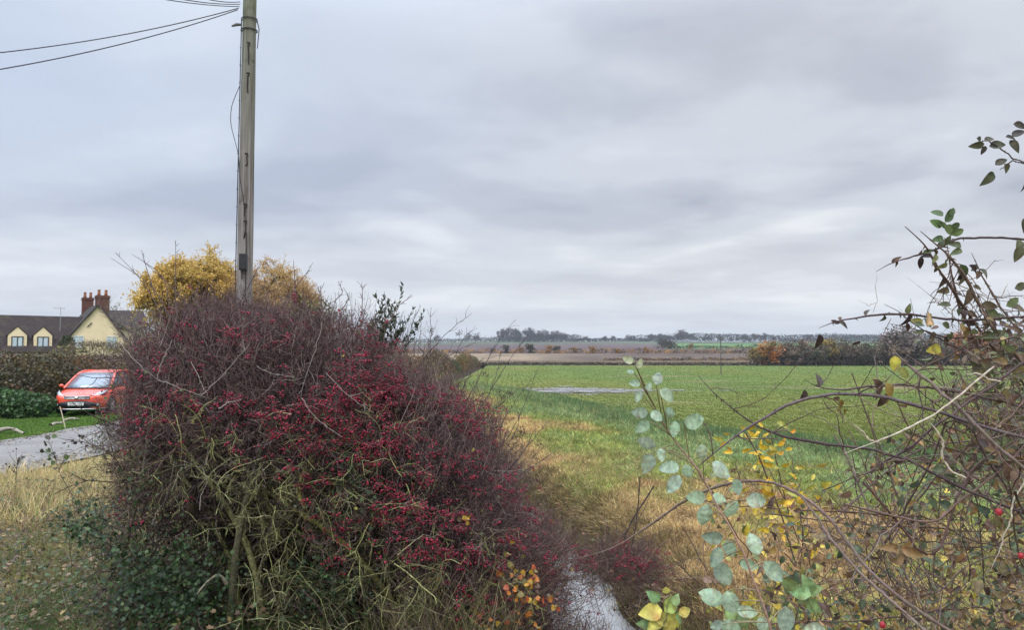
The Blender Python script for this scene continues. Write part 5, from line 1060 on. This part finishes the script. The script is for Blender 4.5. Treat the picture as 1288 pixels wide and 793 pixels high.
# 1 tall briar at the upper right
B1 = Plant('dog_rose', 'tall thorny briar stems with a few olive leaves rising against the sky', 'briar', gnd(1.1, 1.9))
D1 = 1.75
t1 = B1.stem([(1138, 285), (1165, 308), (1185, 343), (1205, 370), (1230, 408), (1262, 450), (1320, 520)], (D1, 1.9), .0042, BK[0], 26)
t2 = B1.stem([(1158, 291), (1182, 312), (1212, 345), (1226, 378), (1245, 408), (1272, 440), (1330, 490)], (D1-.1, 1.8), .0044, BK[1], 26)
t3 = B1.stem([(1102, 342), (1122, 330), (1150, 322), (1178, 314), (1205, 302), (1235, 298), (1262, 298), (1320, 303)], (D1, D1+.1), .0031, BK[2])
t4 = B1.stem([(1030, 413), (1052, 404), (1085, 399), (1110, 395), (1150, 397), (1185, 403), (1230, 404), (1320, 398)], (D1-.1, D1), .0032, BK[2])
t5 = B1.stem([(1190, 300), (1197, 345), (1202, 375), (1220, 410), (1236, 445), (1255, 500)], (D1+.1, D1+.2), .0034, BK[0])
t6 = B1.stem([(1112, 383), (1130, 391), (1150, 410), (1180, 423), (1230, 425), (1310, 428)], (D1, D1), .0022, BK[2])
t7 = B1.stem([(1118, 407), (1140, 412), (1165, 420), (1200, 440), (1240, 470)], D1, .0018, BK[2])
t8 = B1.stem([(1222, 318), (1235, 350), (1262, 395), (1300, 450)], (D1+.2, D1+.2), .003, BK[1])
fine = B1.stem([(1103, 343), (1101, 365), (1104, 380), (1098, 394)], D1, .0007, (.3, .26, .24), 0, wob=.003); B1.stem([(1079, 377), (1092, 382), (1102, 381)], D1, .0006, (.3, .26, .24), 0)
for T in (t1, t2, t5, t8): B1.side(T, 9, (.04, .16), .0014)
def lf1(lst, Y, cols, T='oval', pl=B1, wid=1.0, am=.5):
    for x_, y_, a, L in lst:
        a = R(a); d = screen_dir(a, rng.normal()*.35); Ld = L/F*Y; pl.leaf([at(x_, y_, Y)-d*Ld*.5], [d], facing(1, am), Ld, jit(cols[rng.integers(len(cols))], 1, .15), T, wid)
OLV = [(.10, .12, .05), (.07, .085, .04), (.13, .14, .06), (.09, .07, .04)]
lf1([(1178, 268, 215, 16), (1194, 271, 300, 20), (1198, 266, 320, 14), (1178, 281, 200, 18), (1203, 284, 0, 16), (1180, 301, 170, 16), (1196, 290, 30, 22), (1205, 292, 350, 18), (1190, 287, 250, 14), (1185, 283, 215, 16)], D1, [(.12, .17, .07), (.08, .12, .05)], 'oval', B1, .85)
lf1([(1203, 317, 160, 17), (1185, 335, 150, 14), (1212, 343, 60, 24), (1187, 366, 170, 18), (1218, 375, 110, 24), (1188, 383, 190, 16), (1143, 388, 280, 14), (1167, 405, 260, 16), (1246, 385, 10, 22), (1252, 398, 60, 24), (1245, 402, 120, 20), (1265, 420, 315, 16), (1275, 380, 330, 22), (1283, 388, 20, 24), (1282, 311, 110, 22), (1210, 352, 110, 16), (1202, 308, 190, 18), (1153, 418, 190, 14), (1230, 362, 10, 14), (1195, 425, 90, 16), (1176, 326, 120, 14)], D1, OLV, 'pointed', B1, .95)
lf1([(1158, 331, 100, 16), (1163, 322, 200, 14), (1030, 430, 95, 20), (1050, 405, 200, 12), (1140, 404, 110, 16), (1078, 432, 150, 10), (1206, 352, 80, 14), (1225, 338, 40, 14), (1142, 412, 80, 12)], D1-.05, [(.06, .035, .03), (.045, .03, .03)], 'curl')
lf1([(1126, 458, 95, 20), (1137, 470, 60, 16), (1153, 405, 190, 15), (1168, 402, 70, 16), (1175, 440, 170, 20), (1260, 430, 80, 14)], D1, [(.34, .30, .05), (.22, .24, .06)])
for T in (t1, t2, t3, t4, t5, t6, t8):
    q, d, _ = shoots(T[None], 11, .08, .98, .9); m_ = len(q)
    for T_, h_ in (('pointed', slice(0, 7)), ('curl', slice(7, 11))): B1.leaf(q[h_], d[h_], facing(len(q[h_]), .8), rng.uniform(.014, .030, len(q[h_])), jit(pick([(.07, .08, .04), (.05, .04, .03), (.11, .12, .05), (.09, .055, .035), (.2, .18, .06)], len(q[h_]), [.3, .25, .2, .18, .07]), len(q[h_])), T_)
B1.done()
B1b = Plant('dog_rose', 'dark leafed briar tip reaching in from the top right edge', 'briar', gnd(1.5, 2.1))
B1b.stem([(1222, 181), (1240, 179), (1256, 187), (1272, 198), (1300, 210)], 1.7, .0018, BK[2]); B1b.stem([(1257, 214), (1275, 205), (1300, 205)], 1.7, .0016, BK[2]); B1b.stem([(1300, 212), (1290, 260), (1310, 420)], 1.72, .0025, BK[2])
lf1([(1228, 183, 170, 18), (1233, 176, 10, 14), (1256, 182, 350, 22), (1237, 189, 110, 12), (1245, 175, 340, 16), (1260, 203, 330, 18), (1277, 184, 60, 20), (1267, 214, 40, 20), (1243, 225, 130, 24), (1282, 167, 330, 20), (1272, 173, 10, 14), (1288, 236, 80, 18), (1290, 283, 100, 20), (1281, 320, 110, 22), (1285, 360, 340, 20), (1284, 158, 20, 18)], 1.7, [(.06, .06, .04), (.045, .04, .035), (.08, .085, .045)], 'pointed', B1b, 1.0)
B1b.done()
# 2 long bramble canes sweeping across
B2 = Plant('bramble', 'long thorny bramble canes arching across the field view', 'bramble', gnd(1.2, 1.5))
c1 = B2.stem([(878, 472), (890, 488), (905, 501), (930, 520), (955, 538), (990, 549), (1040, 559), (1090, 561), (1150, 578), (1210, 610), (1320, 660)], (1.7, 1.5), .0030, (.06, .04, .042), 22)
c2 = B2.stem([(868, 596), (890, 577), (915, 556), (955, 530), (1000, 508), (1040, 501), (1085, 502), (1130, 508), (1190, 524), (1260, 545), (1330, 560)], (1.55, 1.45), .0038, (.10, .075, .08), 24)
c3 = B2.stem([(1012, 478), (1030, 489), (1060, 490), (1090, 483), (1130, 480), (1180, 486), (1240, 500), (1320, 520)], (1.6, 1.6), .0033, (.08, .055, .05), 22)
c4 = B2.stem([(720, 705), (770, 692), (820, 660), (855, 632), (900, 612), (940, 604), (985, 612), (1020, 632), (1055, 668), (1085, 715), (1140, 760), (1220, 810)], (1.75, 1.3), .0034, (.14, .10, .085), 16)
c5 = B2.stem([(985, 600), (1020, 640), (1055, 690), (1095, 735), (1140, 775), (1180, 810)], (1.35, 1.2), .0028, (.16, .12, .10), 8)
c6 = B2.stem([(1115, 432), (1140, 458), (1170, 478), (1200, 506), (1240, 548), (1300, 600)], (1.5, 1.4), .0040, (.15, .115, .10), 12)
c7 = B2.stem([(1060, 620), (1100, 590), (1130, 575), (1160, 556), (1200, 525), (1260, 480), (1310, 440)], (1.6, 1.5), .0030, (.09, .06, .06), 16)
c8 = B2.stem([(790, 700), (785, 680), (800, 650), (815, 625), (822, 612)], 6.4, .0075, (.05, .035, .035), 6); c9 = B2.stem([(792, 700), (800, 665), (803, 640), (805, 600)], 6.5, .006, (.05, .035, .035), 6)
for T, n_ in ((c1, 5), (c2, 7), (c3, 8), (c4, 6), (c6, 14), (c7, 12)): B2.side(T, n_, (.05, .22), .0013)
for c_, a in [((1030, 478), 280), ((1010, 500), 100)]: lf1([(*c_, a, 20)], 1.6, [(.06, .04, .035)], 'curl', B2)
lf1([(1054, 502, 10, 14), (1058, 512, 60, 20), (1066, 520, 40, 18), (1105, 490, 60, 30), (1118, 494, 80, 26), (1110, 505, 120, 20)], 1.5, [(.13, .07, .045), (.08, .05, .035), (.24, .18, .05)], 'curl', B2)
B2.done()
# 3 dry pale stalks
B3 = Plant('dry_stalk', 'long pale straw stalk slanting up across the brambles', 'stalk', gnd(1.2, 1.4))
B3.stem([(1062, 571), (1100, 556), (1140, 540), (1172, 523), (1200, 500), (1228, 478), (1250, 462)], (1.35, 1.4), .0022, (.36, .31, .24), 0, wob=.002); B3.stem([(1168, 530), (1184, 548), (1190, 575), (1198, 592), (1215, 602)], 1.37, .0021, (.40, .34, .26), 0); B3.stem([(1072, 532), (1085, 548), (1105, 557)], 1.37, .0016, (.40, .34, .26), 0); B3.stem([(1215, 470), (1235, 480), (1258, 480)], 1.4, .002, (.4, .34, .27), 0)
B3.done()
B3b = Plant('dry_stalk', 'second pale dry stalk, lower down at the right edge', 'stalk', gnd(1.3, 1.5)); B3b.stem([(1245, 720), (1265, 680), (1280, 640), (1295, 590)], 1.4, .0017, (.34, .29, .22), 0); B3b.done()
# 4 the dense thicket low on the right: many crossing canes with withered leaves
B4 = Plant('bramble', 'dense thicket of crossing bramble canes and withered leaves at lower right', 'bramble', gnd(1.7, 2.2))
for i in range(38):
    x0 = rng.uniform(1130, 1330); y0 = 810; Y = rng.uniform(1.45, 2.9)
    if i % 3 == 0: pts = [(1330, rng.uniform(430, 780)), (rng.uniform(1200, 1280), rng.uniform(430, 700)), (rng.uniform(1120, 1210), rng.uniform(480, 740)), (rng.uniform(1050, 1150), rng.uniform(560, 790))]
    elif i % 3 == 1: h_ = rng.uniform(440, 700); pts = [(x0+40, 830), (x0, 740), (x0-rng.uniform(10, 60), (h_+760)/2), (x0-rng.uniform(20, 140), h_)]
    else: y_ = rng.uniform(590, 800); pts = [(1330, y_+rng.uniform(-60, 60)), (1240, y_+rng.uniform(-30, 30)), (1160, y_+rng.uniform(-50, 50)), (rng.uniform(960, 1120), y_+rng.uniform(-80, 40))]
    T = B4.stem(pts, (Y, Y+rng.uniform(-.2, .2)), rng.uniform(.0010, .0029), jit(BK[rng.integers(4)]*np.array(.85), 1, .2)[0], 9, 24, .012); B4.side(T, 6, (.05, .25), .0013, per=2)
n = 2300; px_ = 1288-rng.random(n)**1.5*330; py_ = 793-rng.random(n)**1.35*330; k2 = (py_ > 560-(px_-1100)*.35) & ((px_ > 1090) | (py_ > 640)); px_ = px_[k2]; py_ = py_[k2]; n = len(px_); Yl = rng.uniform(1.7, 3.3, n)
P = np.array([at(a, b_, y_) for a, b_, y_ in zip(px_, py_, Yl)])
for T_, sl in (('curl', slice(0, n//2)), ('pointed', slice(n//2, n))):
    P_ = P[sl]; m_ = len(P_); cc = pick([(.13, .08, .055), (.20, .12, .07), (.08, .05, .04), (.32, .20, .08)], m_) if T_ == 'curl' else pick([(.05, .075, .045), (.08, .10, .055), (.11, .13, .07), (.15, .11, .05)], m_)
    B4.leaf(P_, rdir(m_), facing(m_, .9), rng.uniform(.016, .036, m_), jit(cc, m_, .25), T_)
lf1([(1133, 700, 340, 34), (1120, 690, 200, 26), (1150, 697, 20, 28)], 1.5, [(.20, .125, .06), (.23, .15, .07)], 'curl', B4)
lf1([(1235, 470, 60, 26), (1262, 500, 120, 26), (1250, 560, 30, 30), (1275, 590, 100, 26), (1230, 455, 10, 26), (1245, 425, 40, 26), (1270, 540, 200, 22), (1280, 470, 90, 26), (1258, 660, 60, 22)], 1.6, [(.09, .08, .04), (.10, .06, .04), (.14, .12, .05)], 'pointed', B4)
for i in range(22):
    Y = rng.uniform(1.5, 2.3); a = rng.uniform(1180, 1290); y_ = rng.uniform(330, 480)
    pts = [(a-rng.uniform(10, 90), y_), (a-5, y_+rng.uniform(30, 80)), (a+rng.uniform(10, 50), y_+rng.uniform(90, 170)), (1340, y_+rng.uniform(120, 300))] if i % 2 else [(rng.uniform(1130, 1200), y_+rng.uniform(20, 110)), (1230, y_+rng.uniform(20, 100)), (1340, y_+rng.uniform(-40, 140))]
    T = B4.stem(pts, (Y, Y+rng.uniform(-.1, .2)), rng.uniform(.0011, .0025), jit(BK[rng.integers(4)], 1, .2)[0], 14, 24, .010); B4.side(T, 7, (.03, .16), .0012, per=3)
n = 420; px_ = 1295-np.abs(rng.normal(size=n))*55; py_ = rng.uniform(395, 600, n); P = np.array([at(a, b_, y_) for a, b_, y_ in zip(px_, py_, rng.uniform(1.5, 2.5, n))])
for T_, sl in (('curl', slice(0, 170)), ('pointed', slice(170, n))):
    P_ = P[sl]; m_ = len(P_); B4.leaf(P_, rdir(m_), facing(m_, .9), rng.uniform(.016, .036, m_), jit(pick([(.12, .075, .05), (.08, .09, .045), (.07, .045, .035), (.22, .15, .06), (.11, .12, .06)], m_), m_, .3), T_)
B4.done()
hr = B4.root
for c_, r_ in (((1256, 645), .0085), ((1110, 787), .0075), ((1284, 700), .007)):
    b = MB(); q = at(*c_, 1.5); o_ = np.eye(3); b.inst(ICO_V, ICO_F, q[None], o_[:1], o_[1:2], o_[2:], np.array([[1, 1, 1.25]])*r_, (.30, .02, .03)); b.tubes([q+[0, 0, r_], q+[.012, 0, r_*3.2]], [.0012, .0012], 5, (.15, .1, .05)); o = b.build('rose_hip', M['berry']); o.modifiers.new('s', 'SUBSURF').render_levels = 2; fix_parent(o, hr)
# 5 the pale grey-green leaved spray
B5_ = Plant('pale_leaved_shrub', 'hanging spray of pale silvery green oval leaves in the lower middle', 'shrub', gnd(.55, 1.3))
DP = 1.45
s1 = B5_.stem([(800, 455), (806, 482), (822, 512), (838, 545), (855, 570), (870, 596), (885, 625), (900, 660), (922, 695), (942, 735), (962, 780), (985, 840)], (DP+.15, DP-.15), .0021, (.20, .12, .09), 6)
zz = [(65, 50, 200, 34), (97, 60, 300, 30), (73, 83, 190, 20), (82, 116, 185, 34), (148, 100, 290, 40), (122, 122, 320, 26), (92, 153, 110, 38), (173, 148, 35, 52), (97, 195, 180, 46), (185, 195, 20, 42), (144, 205, 30, 40), (102, 233, 145, 52), (190, 240, 100, 46), (248, 218, 355, 62), (118, 282, 195, 50), (155, 313, 90, 40), (118, 337, 110, 58), (178, 347, 180, 58), (270, 305, 85, 48), (190, 392, 125, 60), (230, 358, 60, 44), (325, 350, 30, 68), (363, 400, 80, 46), (252, 428, 180, 54), (318, 432, 15, 48), (280, 478, 100, 62), (353, 463, 115, 56), (418, 437, 5, 60), (295, 535, 190, 64), (345, 570, 70, 54), (305, 592, 115, 62), (413, 555, 250, 62), (328, 640, 65, 70), (400, 612, 10, 54), (463, 630, 50, 72), (300, 707, 200, 72), (347, 718, 80, 68), (390, 745, 10, 60), (495, 765, 95, 74), (575, 790, 0, 60), (440, 780, 60, 52), (310, 780, 160, 40), (350, 790, 20, 60)]
for x_, y_, a, L in zz:
    X_, Y_ = 760+x_/2.183, 430+y_/2.183; L = L/2.183*.98; Yd = DP+rng.uniform(-.08, .06); d = screen_dir(R(a), rng.normal()*.15); Ld = L/F*Yd; c_ = jit((.27, .35, .25), 1, .24, .05)[0]*(1 if Y_ > 470 else .8)
    if y_ < 75: c_ = np.array((.36, .38, .25))
    P0 = at(X_, Y_, Yd)-d*Ld*.5; B5_.leaf([P0], [d], facing(1, .35), Ld, c_[None], ['oval', 'oval2', 'oval3'][rng.integers(3)], rng.uniform(.95, 1.15))
    j = np.argmin(np.linalg.norm(s1-P0, axis=1)); j = max(0, min(len(s1)-1, j+1)); B5_.st.tubes(along([s1[j], (s1[j]+P0)/2+[0, 0, .003], P0, P0+d*Ld*.04], 8)[None], np.array([.0011]*5+[.0009, .0008, .0007]), 5, (.24, .20, .12))
B5_.done('pale_leaf')
# 6 yellow leaved seedlings and ground brambles
B6 = Plant('yellow_leaved_shrub', 'slender shrub with narrow golden yellow leaves behind the pale spray', 'shrub', gnd(1.1, 3.2))
g1 = B6.stem([(1012, 760), (1000, 700), (985, 650), (970, 610), (955, 575), (938, 545)], 3.0, .0036, (.09, .06, .05), 6); g2 = B6.stem([(1015, 720), (990, 640), (975, 580), (968, 540)], 3.1, .003, (.10, .07, .05), 6); g3 = B6.stem([(1120, 640), (1125, 600), (1128, 570)], 3.0, .003, (.08, .06, .05), 4)
n = 120; T = np.concatenate([g1[12:], g2[12:]]); q = T[rng.choice(len(T), n)]+rng.normal(size=(n, 3))*[.06, .04, .03]; B6.leaf(q, nrm(rdir(n)*[1, .5, .4]+[.3, 0, .05]), facing(n, .7), rng.uniform(.028, .055, n), jit(pick([(.50, .34, .03), (.42, .33, .06), (.30, .30, .06), (.50, .26, .03)], n, [.4, .25, .2, .15]), n, .2), 'pointed', .8)
B6.done()
B7 = Plant('bramble', 'low tangle of thin stems dotted with yellow leaves beyond the pale spray', 'bramble', gnd(1.6, 4.2))
for i in range(46):
    x0 = rng.uniform(870, 1200); Y = rng.uniform(2.6, 5.0); h_ = rng.uniform(560, 740); T = B7.stem([(x0+rng.uniform(-40, 60), 830), (x0, (h_+800)/2), (x0-rng.uniform(-50, 80), h_)], Y, rng.uniform(.0016, .0032), jit(BK[rng.integers(3)], 1)[0], 5, 20, .02); B7.side(T, 5, (.1, .35), .0013, per=2)
n = 520; px_ = rng.uniform(890, 1230, n); py_ = 793-rng.random(n)**1.4*210; Yl = rng.uniform(2.8, 5.2, n); P = np.array([at(a, b_, y_) for a, b_, y_ in zip(px_, py_, Yl)]); k2 = P[:, 2] > gz(P[:, 0], P[:, 1]); P = P[k2]; n = len(P)
B7.leaf(P, rdir(n), facing(n, .9), rng.uniform(.028, .055, n), jit(pick([(.42, .33, .05), (.24, .24, .06), (.34, .22, .06), (.13, .15, .06), (.16, .10, .06)], n, [.28, .22, .12, .2, .18]), n, .25), 'pointed', 1.2)
B7.done()
B8 = Plant('young_plant', 'young plant with lemon yellow and green leaves at the bottom edge by the water', 'plant', gnd(.45, 2.0))
B8.stem([(838, 830), (835, 790), (838, 765), (845, 748)], 1.9, .0022, (.18, .2, .07), 0); B8.stem([(860, 830), (852, 790), (850, 770)], 1.9, .002, (.18, .2, .07), 0)
lf1([(818, 771, 170, 30), (822, 751, 215, 20), (845, 760, 320, 26), (832, 779, 200, 24), (848, 782, 60, 22), (822, 787, 150, 24), (850, 755, 300, 16), (862, 770, 340, 18), (842, 790, 100, 22), (857, 778, 20, 20), (808, 786, 190, 18), (838, 745, 80, 14)], 1.9, [(.46, .40, .10), (.28, .36, .10), (.20, .30, .12), (.14, .22, .10)], 'pointed', B8, 1.35); B8.done()
B9 = Plant('young_plant', 'bright green young leaves low between the pale spray and the brambles', 'plant', gnd(.8, 2.0))
B9.stem([(1030, 830), (1020, 780), (1012, 745)], 1.8, .002, (.16, .2, .08), 0); lf1([(1016, 737, 250, 26), (1003, 745, 190, 28), (1026, 742, 330, 20), (1010, 752, 120, 20), (1028, 765, 20, 24), (992, 735, 200, 24), (918, 770, 250, 24), (935, 782, 70, 24)], 1.8, [(.20, .31, .11), (.17, .25, .10), (.24, .31, .16)], 'pointed', B9, 1.35); B9.done()
# ================================================================ the damp November air
hzb = MB(); hzb.box((-2600, -400, -9), (2600, 2600, 62)); m = bpy.data.materials.new('haze'); m.use_nodes = True; t = m.node_tree; t.nodes.clear()
pv = nd(t, 'ShaderNodeVolumePrincipled'); pv.inputs['Color'].default_value = (.80, .88, 1, 1); pv.inputs['Density'].default_value = .00018; pv.inputs['Anisotropy'].default_value = .2
t.links.new(pv.outputs[0], nd(t, 'ShaderNodeOutputMaterial').inputs['Volume']); tag(hzb.build('haze', m, smooth=False), kind='stuff')
